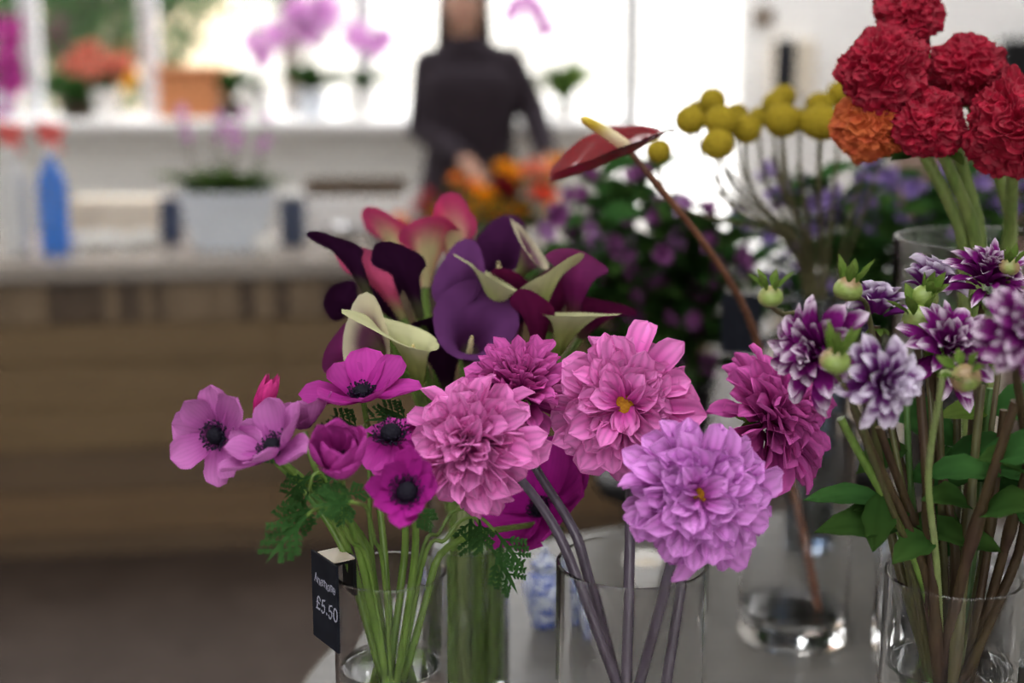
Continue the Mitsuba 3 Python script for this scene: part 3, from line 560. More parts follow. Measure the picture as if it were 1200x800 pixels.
# price tag on its clip
ca, Ra, zba, zta, _ = VASES['anemone']
tag = thing('price_tag', 'black slate price tag chalked with a name and a price on the anemone vase', 'price tag')
p0, p1 = at(378, 655, 1.10), at(414, 688, 1.055); u = unit((p1-p0)*[1, 1, 0]); nrm = unit(np.cross([0, 0, 1.0], u)); nrm = nrm if nrm@[0, 1, 0] < 0 else -nrm
zt_ = zta+.014; o = np.array([*(ca+np.array([-Ra*.93, -Ra*.15])), 0]); wd = .047
e0 = o-u*wd*.60+nrm*.012; e1 = e0+u*wd
def slab(a, b, z0, z1, th, nn):
    P = [q+s*nn*th/2 for q in (a, b) for s in (-1, 1)]; return hull([[*p[:2], z] for p in P for z in (z0, z1)])
part(tag, 'plate', slab(e0, e1, zt_-.077, zt_, .002, nrm), 'mat_slate', smooth=False)
mid = (e0+e1)/2
part(tag, 'clip', cat(hull([[*(mid+u*a*.013+nrm*b)[:2], z] for a in (-1, 1) for b in (-.0012, -.022) for z in (zt_-.004, zt_-.001)]), hull([[*(mid+u*a*.010+nrm*b)[:2], z] for a in (-1, 1) for b in (-.0245, -.0215) for z in (zt_-.035, zt_-.001)])), 'mat_black', smooth=False)
part(tag, 'clip_top', hull([[*(mid+u*a*.015+nrm*b)[:2], z] for a in (-1, 1) for b in (-.001, -.021) for z in (zt_-.0008, zt_+.0006)]), 'mat_cream_paint', smooth=False)
M = np.eye(4); M[:3, 0] = u if u[0] > 0 else -u; M[:3, 1] = [0, 0, 1]; M[:3, 2] = nrm
left = e0 if u[0] > 0 else e1
for txt, h, dz, dx in (('Anemone', .0080, -.026, .005), ('£5.50', .0125, -.050, .007)):
    tm = meshkit.text_mesh(txt, h, .0003); sx = min(1, (wd-.008)/max(tm.extents[0], 1e-6)); v = tm.vertices*[sx, 1, 1]; v[:, 0] += v[:, 1]*.15
    v[:, 1] += .0008*np.sin(v[:, 0]*420); tm.vertices = v; Q = M.copy(); Q[:3, 3] = left+M[:3, 0]*dx+nrm*.0011+np.array([0, 0, zt_+dz]); tm.apply_transform(Q)
    part(tag+'__plate', 'lettering', tm, 'mat_chalk', smooth=False)
# ------------------------------------------------------------------ calla lilies
def calla_mesh(C, axis, side, L, R, open_=1., tip=.35, seed=0, nt=16, ns=25, curl=.5):
    """a spathe: a funnel rolled round its axis, its lip flaring and drawn out to a tip on the one side"""
    A = unit(axis); S = unit(np.asarray(side, float)-A*(A@side)); B = np.cross(A, S); rng = RNG(seed)
    t = np.linspace(0, 1, nt)[:, None]; ph = np.linspace(-1.12*math.pi, 1.12*math.pi, ns)[None, :]
    c = np.cos(ph); front = .5+.5*np.cos(np.clip(np.abs(ph), 0, math.pi))
    r = R*(.17+.30*t+.42*t**2.6*open_)*(1-.10*(np.abs(ph) > math.pi)*1)
    h = L*t*(.50+.50*front**1.1)
    flare = np.clip(t-.74, 0, 1)/.26
    r = r+R*.20*open_*flare**2
    h = h-L*.07*curl*flare**3
    k = np.clip(front-.86, 0, 1)/.14*flare**1.5; r = r+R*tip*k*.45; h = h+L*tip*.16*k
    w = 1+.05*np.sin(3*ph+rng.uniform(0, 6))*t
    r = r*w+(np.abs(ph) > math.pi)*.0015
    P = C+(r*np.cos(ph))[..., None]*S+(r*np.sin(ph))[..., None]*B+h[..., None]*A+(L*.12*t**2)[..., None]*S
    uv = np.stack(np.broadcast_arrays((ph/7.2+.5), t*.97+.01), -1).reshape(-1, 2)
    return grid(P), uv
CAL = 'calla lilies behind the dahlias'
def calla(px, py, Y, axis, side, Lpx, Rpx, mt, label, seed, open_=1., tip=.35, ang=None, rim=.6, stem_mat='mat_green_stem', curl=.5):
    C0 = at(px, py, Y); s = px_m(Y, C0[2]); A = unit(axis); L = Lpx*s*1.06; Rpx = Rpx*1.2; C = C0-A*L*.5
    k = thing('calla_lily', label, 'calla lily', CAL)
    m, uv = calla_mesh(C, A, np.asarray(side, float), L, Rpx*s, open_, tip, seed, curl=curl); part(k, 'spathe', m, mt, smooth=True, uv=uv)
    part(k, 'spadix', tube(np.linspace(C+A*.004, C+A*L*.52, 8), np.array([.0025, .003, .0032, .0032, .003, .0028, .0022, .001]), None, 8), 'mat_spadix', smooth=60)
    part(k, 'stem', tube(stem_path('calla', C+A*.003, A, rim=rim, ang=ang, out=.06), .0038, .0052, 8), stem_mat, smooth=60)
calla(412, 300, 1.36, (-.35, -.1, .9), (-.6, -.6, .2), 92, 22, 'mat_calla_plum', 'dark plum calla leaning out farthest left of the bunch', 1, open_=.8, ang=3.0, rim=.8)
calla(412, 356, 1.42, (-.8, 0, .35), (-.5, -.6, .3), 56, 20, 'mat_calla_plum', 'small dark plum calla low at the left behind the green stem', 2, ang=2.8)
calla(446, 325, 1.40, (-.45, .05, .85), (-.5, -.7, .2), 104, 24, 'mat_calla_pink', 'salmon pink calla slanting between the two dark plum ones', 3, ang=2.9, open_=.8)
calla(478, 322, 1.37, (-.25, -.15, .95), (-.3, -.9, .3), 104, 22, 'mat_calla_plum', 'near black calla with a long open throat', 4, open_=1.1, ang=2.4, tip=.5)
calla(466, 284, 1.52, (-.25, 0, .95), (-.4, -.7, .3), 84, 22, 'mat_calla_streaked', 'pink calla with a drawn out tip at the upper left', 5, ang=2.2, tip=.8, open_=.8)
calla(500, 292, 1.48, (.05, 0, 1), (.2, -.9, .2), 84, 30, 'mat_calla_streaked', 'pink calla with a broad cream streak', 6, ang=2.0, open_=.9)
calla(533, 286, 1.48, (-.05, 0, 1), (.0, -.9, .3), 104, 25, 'mat_calla_streaked', 'tallest pink and cream calla of the bunch', 7, ang=1.6, tip=.9, open_=.7)
calla(540, 345, 1.38, (-.35, -.30, .9), (.4, .8, .3), 80, 25, 'mat_calla_purple', 'rounded purple calla opening upward in the middle', 8, open_=1.2, ang=-2.0)
calla(553, 395, 1.34, (.15, -.40, .9), (.1, .8, .4), 72, 34, 'mat_calla_purple', 'broad purple calla low in the middle above the dahlias', 9, open_=1.25, ang=-1.4)
calla(510, 384, 1.40, (-.3, -.2, .9), (-.2, -.6, .6), 66, 30, 'mat_calla_plum', 'dark plum calla tucked behind the broad purple one', 10, open_=1.1, ang=2.6)
calla(584, 308, 1.46, (-.1, -.3, .95), (.3, .7, .3), 70, 28, 'mat_calla_plum', 'dark plum calla at the top behind the green ones', 11, ang=1.2)
calla(582, 338, 1.37, (.05, -.2, .97), (-.7, -.5, .4), 84, 28, 'mat_calla_green', 'pale green calla in the middle of the bunch', 12, open_=1.0, tip=.5, ang=-.5)
calla(622, 300, 1.42, (.35, -.3, .6), (-.6, -.5, .5), 62, 24, 'mat_calla_cream', 'cream edged calla lying across the top', 13, tip=.8, ang=.5)
calla(632, 340, 1.36, (.05, -.15, 1), (.6, -.6, .4), 92, 26, 'mat_calla_green', 'pale green calla with a pointed tip beside the magenta one', 14, tip=.9, ang=0.0)
calla(676, 325, 1.38, (.1, -.2, .95), (-.15, -.85, .3), 98, 33, 'mat_calla_magenta', 'large smooth magenta calla at the right of the bunch', 15, open_=.75, ang=.3)
calla(697, 366, 1.44, (.45, -.1, .85), (.5, -.7, .3), 66, 30, 'mat_calla_maroon', 'dark maroon calla outermost at the right', 16, ang=.2)
calla(630, 376, 1.33, (-.05, -.1, 1), (-.3, -.8, .2), 92, 24, 'mat_calla_maroon', 'maroon calla standing behind the deep pink dahlia', 17, open_=.7, ang=-.3)
calla(667, 378, 1.32, (.3, -.2, .9), (.6, -.6, .5), 76, 30, 'mat_calla_green', 'lime green calla between the dahlias and the magenta calla', 18, tip=.6, ang=-.2, open_=1.1)
calla(484, 405, 1.26, (-.1, -.25, .95), (-.75, -.4, .45), 96, 34, 'mat_calla_green', 'large green and cream calla with frilled tips at the left', 19, tip=1.0, ang=-2.6, open_=1.0)
calla(438, 418, 1.26, (-.55, -.5, .5), (.3, .4, .8), 80, 33, 'mat_calla_cream', 'cream calla striped with purple above the flat anemone', 20, open_=1.0, ang=-2.9, curl=.2)
calla(405, 408, 1.33, (-.8, -.2, .3), (-.6, -.6, .2), 54, 24, 'mat_calla_magenta', 'magenta calla peeping out behind the cream striped one', 21, ang=3.0)
calla(520, 425, 1.38, (-.15, -.1, 1), (-.2, -.8, .3), 84, 26, 'mat_calla_plum', 'dark plum calla lowest behind the shaggy pink dahlia', 22, open_=.8, ang=-2.5)
calla(582, 392, 1.40, (.1, -.1, 1), (.4, -.8, .3), 84, 24, 'mat_calla_plum', 'narrow near black calla behind the deep pink dahlia', 23, open_=.7, ang=-1.0)
calla(606, 352, 1.42, (.0, -.1, 1), (-.3, -.8, .3), 92, 25, 'mat_calla_maroon', 'dark maroon calla between the two pale green ones', 24, open_=.8, ang=-.8)
calla(652, 345, 1.42, (.15, -.1, 1), (.1, -.9, .3), 86, 24, 'mat_calla_maroon', 'maroon calla half covered by the large magenta one', 25, open_=.8, ang=.1)
calla(455, 352, 1.44, (-.3, 0, 1), (-.3, -.8, .3), 90, 22, 'mat_calla_plum', 'slim plum calla behind the salmon pink one', 26, open_=.7, ang=2.8)
for q, (a, r) in enumerate([(-1.2, .75), (-.7, .8), (-1.7, .8), (-2.2, .6), (-.2, .82), (-1.0, .45)]):
    ks = thing('calla_stalk', ['thick green calla stalk at the front of the narrow vase', 'thick green calla stalk right of the front one in the narrow vase', 'pale calla stalk left of the front one in the narrow vase', 'calla stalk nearest the anemone vase in the narrow vase', 'calla stalk at the right wall of the narrow vase', 'pale calla stalk deep inside the narrow vase'][q], 'stalk', 'cut calla stems in the narrow vase')
    c, R, zb, zt, _ = VASES['calla']; p = c+R*r*np.array([math.cos(a), math.sin(a)]); e = c+(p-c)*.85
    part(ks, 'stem', tube(smoothpath([[*e, zb+.01], [*(p*.6+e*.4), zb+.12], [*p, zt], [*(c+(p-c)*1.3), zt+.06+.012*(q % 3)]], 20), .0065, .0055, 9), 'mat_pale_stem' if q % 3 == 2 else 'mat_green_stem', smooth=60)

# ------------------------------------------------------------------ celosia
def celosia_head(C, axis, rx, rz, seed, sub=6, f=46., amp=.24, lobes=4.2):
    m = trimesh.creation.icosphere(subdivisions=sub, radius=1); v = np.array(m.vertices); X, Y, A = frame_of(axis)
    p = v*np.array([rx, rx, rz]); s = seed*3.7
    big = meshkit.fbm(p*lobes/rx*.55+s, 2, seed)-.5
    wq = np.stack([meshkit.noise(p*f*1.6+s+k*31, seed+k) for k in range(3)], 1)-.5
    q = p*f+2.0*wq+s
    rg = 1-np.abs(2*meshkit.noise(q*1.35, seed+9)-1); rg2 = 1-np.abs(2*meshkit.noise(q*2.6+5, seed+12)-1)
    d = 1+.5*big+amp*(rg**2.0-.45)+amp*.45*(rg2**2-.4)
    p = p*d[:, None]; p[:, 2] = np.where(p[:, 2] < -.55*rz, -.55*rz+.25*(p[:, 2]+.55*rz), p[:, 2])
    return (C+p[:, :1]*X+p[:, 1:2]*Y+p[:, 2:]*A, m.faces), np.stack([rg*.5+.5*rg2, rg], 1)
CEL = 'crested celosia heads in the tall vase'
def celosia(label, lobes_, stem_from, stem_rim, seed, axis=(0, 0, 1), leaves=(), group=CEL):
    k = thing('celosia', label, 'celosia', group)
    for j, (px, py, Y, rpx, rzk, ax, mt, sub) in enumerate(lobes_):
        C = at(px, py, Y); r = .89*rpx*px_m(Y, C[2]); m, uv = celosia_head(C, ax, r, r*rzk, seed*5+j, sub, f=.062/r*46*.75 if r > .03 else 75)
        part(k, 'crest', m, mt, smooth=True, uv=uv, label='orange underside of the crest' if 'orange' in mt else None)
    c, R, zb, zt, _ = VASES['celosia']; a = at(*stem_from); rp = np.array([*stem_rim[:2], zt])
    if len(stem_rim) == 3: rp = at(*stem_rim); d = rp[:2]-c; rp[:2] = c+d*min(1, R*.85/np.linalg.norm(d)); rp[2] = zt
    e = np.array([*(c-(rp[:2]-c)*.4), zb+.01]); run = unit(rp-e)
    pth = np.vstack([bez(a, a*.7+rp*.3, rp+run*.03, rp, 12)[:-1], rp+(e-rp)*np.linspace(0, 1, 5)[:, None]])
    part(k, 'stem', tube(pth, .0058, .0066, 10), 'mat_celosia_stem', smooth=60)
    for (px, py, Y, D, L, W, mt, s) in leaves:
        leaf_part(k, at(px, py, Y), np.array(D, float), np.array([0, -.4, .9]), L, W, mt, seed=s, k1=-.5, prof='lance')
G = 'mat_light_leaf'
celosia('crimson celosia with an orange underside at the left of the tall vase', [(1036, 86, 1.37, 51, 1.08, (-.3, -.4, .85), 'mat_celosia', 6), (1020, 146, 1.38, 44, .86, (-.5, -.5, .5), 'mat_celosia_orange', 6)], (1072, 158, 1.39), (1128, 300, 1.40), 1, leaves=[(1075, 183, 1.40, (-1, -.2, -.05), .072, .010, G, 1), (1040, 176, 1.41, (-.8, -.3, .25), .05, .012, L_, 2)])
celosia('crimson celosia with a wide frilled crest low in front of the others', [(1086, 146, 1.35, 45, .92, (.1, -.6, .7), 'mat_celosia', 6)], (1100, 168, 1.36), (1142, 300, 1.39), 2, leaves=[(1100, 184, 1.37, (-1, -.2, .0), .05, .012, L_, 3), (1108, 180, 1.36, (.6, -.5, -.4), .022, .008, G, 4)])
celosia('top crimson celosia with a dangling plume cut by the upper edge', [(1066, 18, 1.42, 41, .75, (.0, -.4, .9), 'mat_celosia', 6), (1081, 52, 1.42, 9, 2.0, (.05, 0, 1), 'mat_celosia_wine', 4)], (1080, 52, 1.42), (1148, 296, 1.44), 3, leaves=[(1096, 130, 1.46, (.9, -.2, .1), .05, .012, L_, 5)])
celosia('round crimson celosia at the right, in front of the dark screen', [(1133, 84, 1.39, 46, .92, (.1, -.5, .8), 'mat_celosia', 6), (1105, 112, 1.41, 30, .9, (0, -.4, .9), 'mat_celosia_wine', 6)], (1134, 106, 1.40), (1184, 292, 1.47), 4, leaves=[(1118, 124, 1.42, (-.9, -.2, -.1), .04, .012, L_, 6)])
celosia('big crimson celosia hanging over the right edge of the photo', [(1192, 152, 1.31, 58, 1.22, (-.1, -.6, .75), 'mat_celosia', 6)], (1187, 196, 1.32), (1180, 300, 1.40), 5, leaves=[(1184, 212, 1.33, (-.3, -.3, .8), .018, .006, 'mat_calla_pink', 7)])

# ------------------------------------------------------------------ craspedia
CR = 'yellow craspedia balls in the slim vase'
kk = np.arange(620); zz_ = 1-2*(kk+.5)/620; aa = kk*2.399963; spots = np.stack([np.sqrt(1-zz_**2)*np.cos(aa), np.sqrt(1-zz_**2)*np.sin(aa), zz_], 1)
from scipy.spatial import cKDTree
BALL = trimesh.creation.icosphere(subdivisions=5, radius=1.0); dd_ = cKDTree(spots).query(BALL.vertices)[0]
BALL = (BALL.vertices*(1+.055*(1-(dd_/.085)**2)+.01*meshkit.noise(BALL.vertices*30, 3))[:, None], BALL.faces)
BALLPLY = ply(BALL, 'mat_craspedia', smooth=True)
def craspedia(px, py, Y, r, label, sx=1., sz=.94):
    C = at(px, py, Y); R = r*px_m(Y, C[2])*1.02; k = thing('craspedia', label, 'craspedia', CR)
    tilt = (px*7 % 30)-15
    scene[f'{k}__ball'] = {**BALLPLY, 'to_world': T().translate(C.tolist()).rotate([0.3, 1, 0], tilt).scale([R*sx, R, R*sz])}
    part(k, 'stem', tube(stem_path('craspedia', C-np.array([0, 0, R*.8]), (.0, 0, 1), rim=.75, out=.12, straight=.45), .0019, .0030, 7), 'mat_craspedia_stem', smooth=60)
for a in [(809, 141, 1.70, 17, 'craspedia ball at the left end of the cluster'), (835, 118, 1.76, 15, 'craspedia ball highest at the left of the cluster'), (845, 142, 1.68, 19, 'large craspedia ball in the middle of the left cluster'),
          (841, 169, 1.64, 18, 'craspedia ball hanging lowest below the left cluster'), (874, 151, 1.70, 17, 'craspedia ball at the right of the left cluster'), (818, 132, 1.78, 14, 'craspedia ball half hidden behind the left end one'),
          (863, 134, 1.78, 13, 'small craspedia ball tucked behind two larger ones'), (772, 177, 1.66, 14, 'lone craspedia ball close to the red anthurium'), (917, 141, 1.70, 20, 'large round craspedia ball in the middle of the row'),
          (918, 113, 1.78, 14, 'craspedia ball above the large middle one'), (908, 122, 1.76, 14, 'craspedia ball peeping over the large middle one'), (890, 137, 1.77, 12, 'small craspedia ball left of the large middle one'),
          (938, 140, 1.78, 13, 'small craspedia ball between the two large right ones'), (963, 144, 1.68, 22, 'widest craspedia ball next to the celosia'), (961, 124, 1.76, 16, 'craspedia ball above the widest one'), (985, 110, 1.78, 15, 'craspedia ball half behind the crimson celosia')]:
    craspedia(*a, **(dict(sx=1.12, sz=.86) if a[3] == 22 else {}))
for q, (x0, y0) in enumerate([(1030, 195), (1012, 200), (905, 180), (935, 190)]):
    ks = thing('dry_stalk', ['headless dry stalk leaning farthest right among the craspedia stems', 'headless dry stalk second from the right among the craspedia stems', 'headless dry stalk farthest left among the craspedia stems', 'headless dry stalk in the middle of the craspedia stems'][q], 'stalk', 'headless stems in the craspedia vase')
    part(ks, 'stem', tube(stem_path('craspedia', at(x0, y0, 1.8), unit((.25*np.sign(x0-950), 0, 1)), rim=.7, out=.1), .0014, .0018, 6), 'mat_craspedia_stem', smooth=60)
c, R, zb, zt, _ = VASES['craspedia']
tg = thing('price_tag', 'plain black tag clipped to the slim craspedia vase', 'price tag')
tx0, tx1 = at(846, 380, 1.83)[0], at(893, 380, 1.81)[0]; z1 = at(860, 346, 1.82)[2]; z0 = at(860, 416, 1.82)[2]
part(tg, 'plate', hull([[x, y+s, z] for x, y in ((tx0, 1.835), (tx1, 1.82)) for s in (-.001, .001) for z in (z0, z1)]), 'mat_slate', smooth=False)
part(tg, 'clip', hull([[x, y, z] for x in (tx1-.012, c[0]-R-.001) for y in (1.823, 1.86) for z in (z1-.012, z1-.009)]), 'mat_black', smooth=False)

# ------------------------------------------------------------------ anthurium
ka = thing('anthurium', 'glossy dark red anthurium with a cream spadix on a long bent brown stem', 'anthurium')
Ya = 1.42; att = at(733, 181, Ya); tipp = at(657, 208, Ya-.03); lob = at(783, 136, Ya+.03); s = px_m(Ya, att[2])
D = unit(tipp-lob); Nn = unit(np.array([-.42, -.20, .87])); Nn = unit(Nn-D*(Nn@D)); S = np.cross(D, Nn); Ltot = np.linalg.norm(tipp-lob)*1.02
tt = np.linspace(0, 1, 26)[:, None]; ss = np.linspace(-1, 1, 21)[None, :]
wv = Ltot*.40*np.interp(tt, [0, .04, .12, .25, .45, .7, .9, 1], [.25, .5, .78, .95, .95, .62, .22, .0])
along = tt-.0+0*ss; sinus = .17*np.exp(-(ss/.28)**2)*np.clip(1-tt/.35, 0, 1); along = along+sinus
hh = Ltot*(.10*(np.abs(ss)**2.2)*np.sin(tt*math.pi)**.5-.05*np.exp(-((tt-.35)/.18)**2)*np.exp(-(ss/.4)**2)+.06*np.clip(tt-.75, 0, 1)/.25-.05*np.clip(.2-tt, 0, 1)/.2+.012*np.sin(9*ss+6*tt))
P = lob+(along*Ltot)[..., None]*D+(wv*ss)[..., None]*S+hh[..., None]*Nn
base_pt = P[8, 10]; P = P+(att-base_pt)*.6
(V, F) = grid(P); V2 = V-Nn*.0012
n0 = len(V); a_, b_ = P.shape[:2]; ring = [i*b_ for i in range(a_)]+[(a_-1)*b_+j for j in range(1, b_)]+[i*b_+b_-1 for i in range(a_-2, -1, -1)]+[j for j in range(b_-2, 0, -1)]
side = []
for i in range(len(ring)):
    p, q = ring[i], ring[(i+1) % len(ring)]; side += [[p, p+n0, q], [q, p+n0, q+n0]]
part(ka, 'spathe', trimesh.Trimesh(np.vstack([V, V2]), np.vstack([F, F[:, ::-1]+n0, side]), process=False), 'mat_anthurium', smooth=50)
sp0 = P[8, 10]+Nn*.001; sp1 = at(681, 138, Ya-.035)
sx = np.linspace(0, 1, 16); spm = tube(sp0+(sp1-sp0)*sx[:, None]+np.sin(sx*math.pi)[:, None]*Nn*.002, np.interp(sx, [0, .1, .5, .9, .97, 1], [.0052, .0066, .006, .0042, .003, .0008]), None, 12)
part(ka, 'spadix', spm, 'mat_spadix', smooth=True, uv=np.concatenate([np.stack([np.zeros(16*12), np.repeat(sx, 12)], 1), [[0, 0], [0, 1]]]), label='cream spadix with a yellow tip')
c, R, zb, zt, _ = VASES['anthurium']
bot = at(960, 730, 1.575); bot[2] = zb+.006; rim_ = at(905, 490, 1.54); dv = rim_[:2]-c; rim_[:2] = c+dv*min(1, .8*R/np.linalg.norm(dv))
pa = smoothpath([P[8, 10]-Nn*.0015, at(775, 222, 1.43), at(825, 285, 1.46), at(868, 352, 1.49), at(893, 420, 1.52), at(915, 520, 1.55), at(938, 610, 1.575), bot], 60)
part(ka, 'stem', tube(pa, .0030, .0052, 10), 'mat_anthurium_stem', smooth=60)

# ------------------------------------------------------------------ small things on the table
JAR = np.array([[0, 0], [.32, 0], [.36, .03], [.34, .08], [.44, .25], [.56, .48], [.60, .62], [.54, .76], [.36, .84], [.30, .88], [.33, .90], [.34, .93], [.25, .93], [.24, .86], [0, .84]])
def jar(px, py, Y, wpx, hk, label):
    C = at(px, py, Y); C[2] = TZ+.0005; Wd = wpx*px_m(Y, TZ); prof = JAR*[Wd/1.2, Wd*hk]
    k = thing('ginger_jar', label, 'jar', 'blue and white jars'); m = lathe(prof, tuple(C), 40)
    v = m.vertices; part(k, 'body', m, 'mat_porcelain', smooth=True, uv=np.stack([np.zeros(len(v)), (v[:, 2]-C[2])/(Wd*hk)], 1))
    lid = lathe(np.array([[0, .93], [.36, .93], [.37, .98], [.30, 1.06], [.14, 1.12], [.07, 1.14], [.09, 1.19], [.05, 1.23], [0, 1.24]])*[Wd/1.2, Wd*hk], tuple(C), 32); v = lid.vertices
    part(k, 'lid', lid, 'mat_porcelain', smooth=True, uv=np.stack([np.zeros(len(v)), .4+0*v[:, 0]], 1))
jar(638, 735, 1.60, 52, 1.5, 'larger blue and white porcelain jar left of the pink dahlia vase')
jar(668, 748, 1.56, 30, 1.6, 'smaller blue and white porcelain jar seen through the dahlia vase')
kw_ = at(762, 690, 1.72); kw_[2] = TZ+.0005
bowl = thing('tealight_cup', 'small white porcelain cup on the table behind the dahlia vase', 'cup')
part(bowl, 'cup', lathe([[0, 0], [.018, 0], [.022, .004], [.03, .03], [.031, .038], [.029, .038], [.027, .03], [.02, .006], [0, .005]], tuple(kw_), 36), 'mat_white_ceramic', smooth=35)
part(bowl, 'candle', lathe([[0, .006], [.019, .006], [.024, .028], [0, .027]], tuple(kw_), 32), 'mat_cream_paint', smooth=35)
# ------------------------------------------------------------------ leafy masses behind the table
def bucket(px, Y, py_top, r, label):
    C = at(px, py_top, Y); h = .16; zb = C[2]-h
    k = thing('flower_bucket', label, 'bucket')
    part(k, 'body', lathe([[0, 0], [r*.8, 0], [r*.82, .004], [r, h-.008], [r+.006, h-.004], [r+.006, h], [r-.004, h], [r*.8-.004, .01], [0, .01]], (C[0], C[1], zb), 40), 'mat_black', smooth=35)
    s = thing('stool', 'brown three legged stool under the bucket of '+label.split(' with ')[1], 'stool')
    part(s, 'seat', lathe([[0, -.03], [r+.02, -.03], [r+.025, -.02], [r+.025, -.006], [r+.02, 0], [0, 0]], (C[0], C[1], zb-.0008), 40), 'mat_black', smooth=35)
    for i in range(3):
        a = i*2.1+.5; d = np.array([math.cos(a), math.sin(a), 0])
        part(s, 'leg', tube(np.array([[C[0], C[1], zb-.028]+d*r*.7, [C[0], C[1], 0.0]+d*r*.8+[0, 0, .008]]), .010, .008, 8), 'mat_brown_wood_leg', smooth=60)
    return np.array([C[0], C[1], zb+h])
def blossom(C, A, R, n, seed, open_=70, cup=.3, prof='round', wr=.38, k1=.5):
    X, Y, A = frame_of(A); rng = RNG(seed); out = []
    for i in range(n):
        az = i*2.399963 if n > 8 else i*2*math.pi/n; rad = math.cos(az)*X+math.sin(az)*Y
        th = math.radians(open_*(1 if n <= 8 else 1.15-.8*i/n)+rng.normal(0, 8)); D = rad*math.sin(th)+A*math.cos(th); N = A*math.sin(th)-rad*math.cos(th)
        out.append(blade(C, D, N, R*(1+rng.normal(0, .1)), R*wr, prof, k1=k1, cup=cup, ruffle=.12, nt=6, ns=5, rng=rng, uid=i+seed))
    return join_uv(out)
def leafy_stem(root_pt, tip, label, group, bl_mat, seed, nleaf=9, nbl=3, L=.06, W=.02, leaf_mats=('mat_dark_leaf', 'mat_leaf'), bl_R=.02, spike=False, blade_='leaf', name='flower_sprig', lo=.35):
    rng = RNG(seed); k = thing(name, label, 'flower sprig', group)
    up = np.array([0, 0, 1.0]); P = bez(root_pt, root_pt+up*.16, tip-up*.05-.25*(tip-root_pt)*[1, 1, 0], tip, 20)
    part(k, 'stem', tube(np.vstack([[root_pt-[0, 0, .18]], P]), .0032, .0018, 6), 'mat_dark_green_stem', smooth=60)
    for i in range(nleaf):
        t = lo+(1-lo)*(i+rng.random())/nleaf; b = P[min(19, int(t*19))]; a = i*2.4+rng.normal(0, .3)
        d = np.array([math.cos(a), math.sin(a), rng.uniform(-.1, .6)])
        leaf_part(k, b, d, up+.2*rng.normal(size=3), L*rng.uniform(.7, 1.25), W*rng.uniform(.8, 1.3), leaf_mats[i % len(leaf_mats)], prof=blade_, k1=rng.uniform(-1.1, -.3), seed=seed*31+i, nt=7, ns=5)
    for i in range(nbl):
        b = P[19-int(i*(1.6 if spike else 3))]+rng.normal(0, .012, 3)*(0.6 if spike else 1.4); a = rng.uniform(0, 6.28)
        m, uv = blossom(b, np.array([math.cos(a), math.sin(a)-.7, .45]), bl_R*rng.uniform(.8, 1.25), 6, seed*17+i, open_=58, cup=.4)
        part(k, 'blossom', m, bl_mat, smooth=True, uv=uv)
thin('coral_bloom', petal_tex((.70, .16, .11), (.82, .24, .17), (.90, .40, .30), jitter=.2), .5)
B1 = bucket(776, 2.30, 445, .085, 'black bucket with magenta blossoms and greenery')
B2 = bucket(1085, 2.25, 425, .11, 'black bucket with violet spikes and greenery')
M1 = 'leafy stems with magenta blossoms behind the callas'
rng = RNG(77)
tips = [(640, 285), (655, 268), (672, 240), (690, 236), (700, 205), (715, 262), (735, 225), (752, 205), (770, 240), (790, 262), (812, 248), (836, 262), (858, 280),
        (660, 290), (690, 300), (722, 312), (750, 300), (780, 318), (812, 310), (845, 330), (690, 350), (735, 360), (778, 352), (812, 372), (710, 400), (760, 395), (800, 380), (835, 395), (838, 428), (800, 425), (720, 430), (800, 286), (824, 282), (848, 304), (826, 312), (700, 262), (640, 320), (742, 330)]
ORD = 'first second third fourth fifth sixth seventh eighth ninth tenth eleventh twelfth thirteenth fourteenth fifteenth'.split()
def placed(tips, cuts, names):
    out = {}
    for r in range(len(names)):
        row = sorted(t for t in tips if cuts[r] <= t[1] < cuts[r+1])
        for j, t in enumerate(row): out[t] = f'{ORD[j]} from the left in the {names[r]} row'
    return out
W1 = placed(tips, [0, 243, 283, 325, 365, 999], ['top', 'second', 'middle', 'fourth', 'bottom'])
for i, (px, py) in enumerate(tips):
    Y = 2.22+rng.uniform(-.22, .20); low = py > 290
    leafy_stem(B1+np.array([rng.uniform(-.06, .06), rng.uniform(-.06, .06), -.01]), at(px, py, Y), f'magenta blossom sprig behind the callas, {W1[(px, py)]}', M1, 'mat_mauve_blossom' if i % 5 else 'mat_lilac_blossom', 200+i, nleaf=9, nbl=3 if i % 3 else 2, L=.075, W=.027, bl_R=.024, lo=.4)
M2 = 'violet flower spikes behind the celosia vase'
tips2 = [(885, 205), (915, 225), (945, 215), (975, 232), (905, 290), (940, 300), (975, 280), (1000, 215), (1022, 190), (1046, 212), (1075, 225), (1100, 205), (1128, 215), (1150, 205), (1172, 222), (1200, 215), (1010, 260), (1045, 280), (1080, 290), (1115, 270),
         (1150, 262), (1185, 275), (1215, 250), (960, 345), (1000, 330), (1040, 345), (1085, 340), (1130, 330), (1175, 330), (915, 350), (890, 330), (862, 262), (868, 312), (856, 362), (884, 395), (930, 398), (965, 390), (1010, 385)]
W2 = placed(tips2, [0, 213, 245, 285, 320, 999], ['top', 'second', 'middle', 'fourth', 'bottom'])
for i, (px, py) in enumerate(tips2):
    Y = 2.2+rng.uniform(-.22, .20)
    leafy_stem(B2+np.array([rng.uniform(-.06, .06), rng.uniform(-.06, .06), -.01]), at(px, py, Y), f'violet flower spike behind the tall vase, {W2[(px, py)]}', M2, 'mat_violet_blossom', 300+i, nleaf=9, nbl=5 if py < 235 else 2, L=.085, W=.024, bl_R=.022, spike=True, lo=.35)

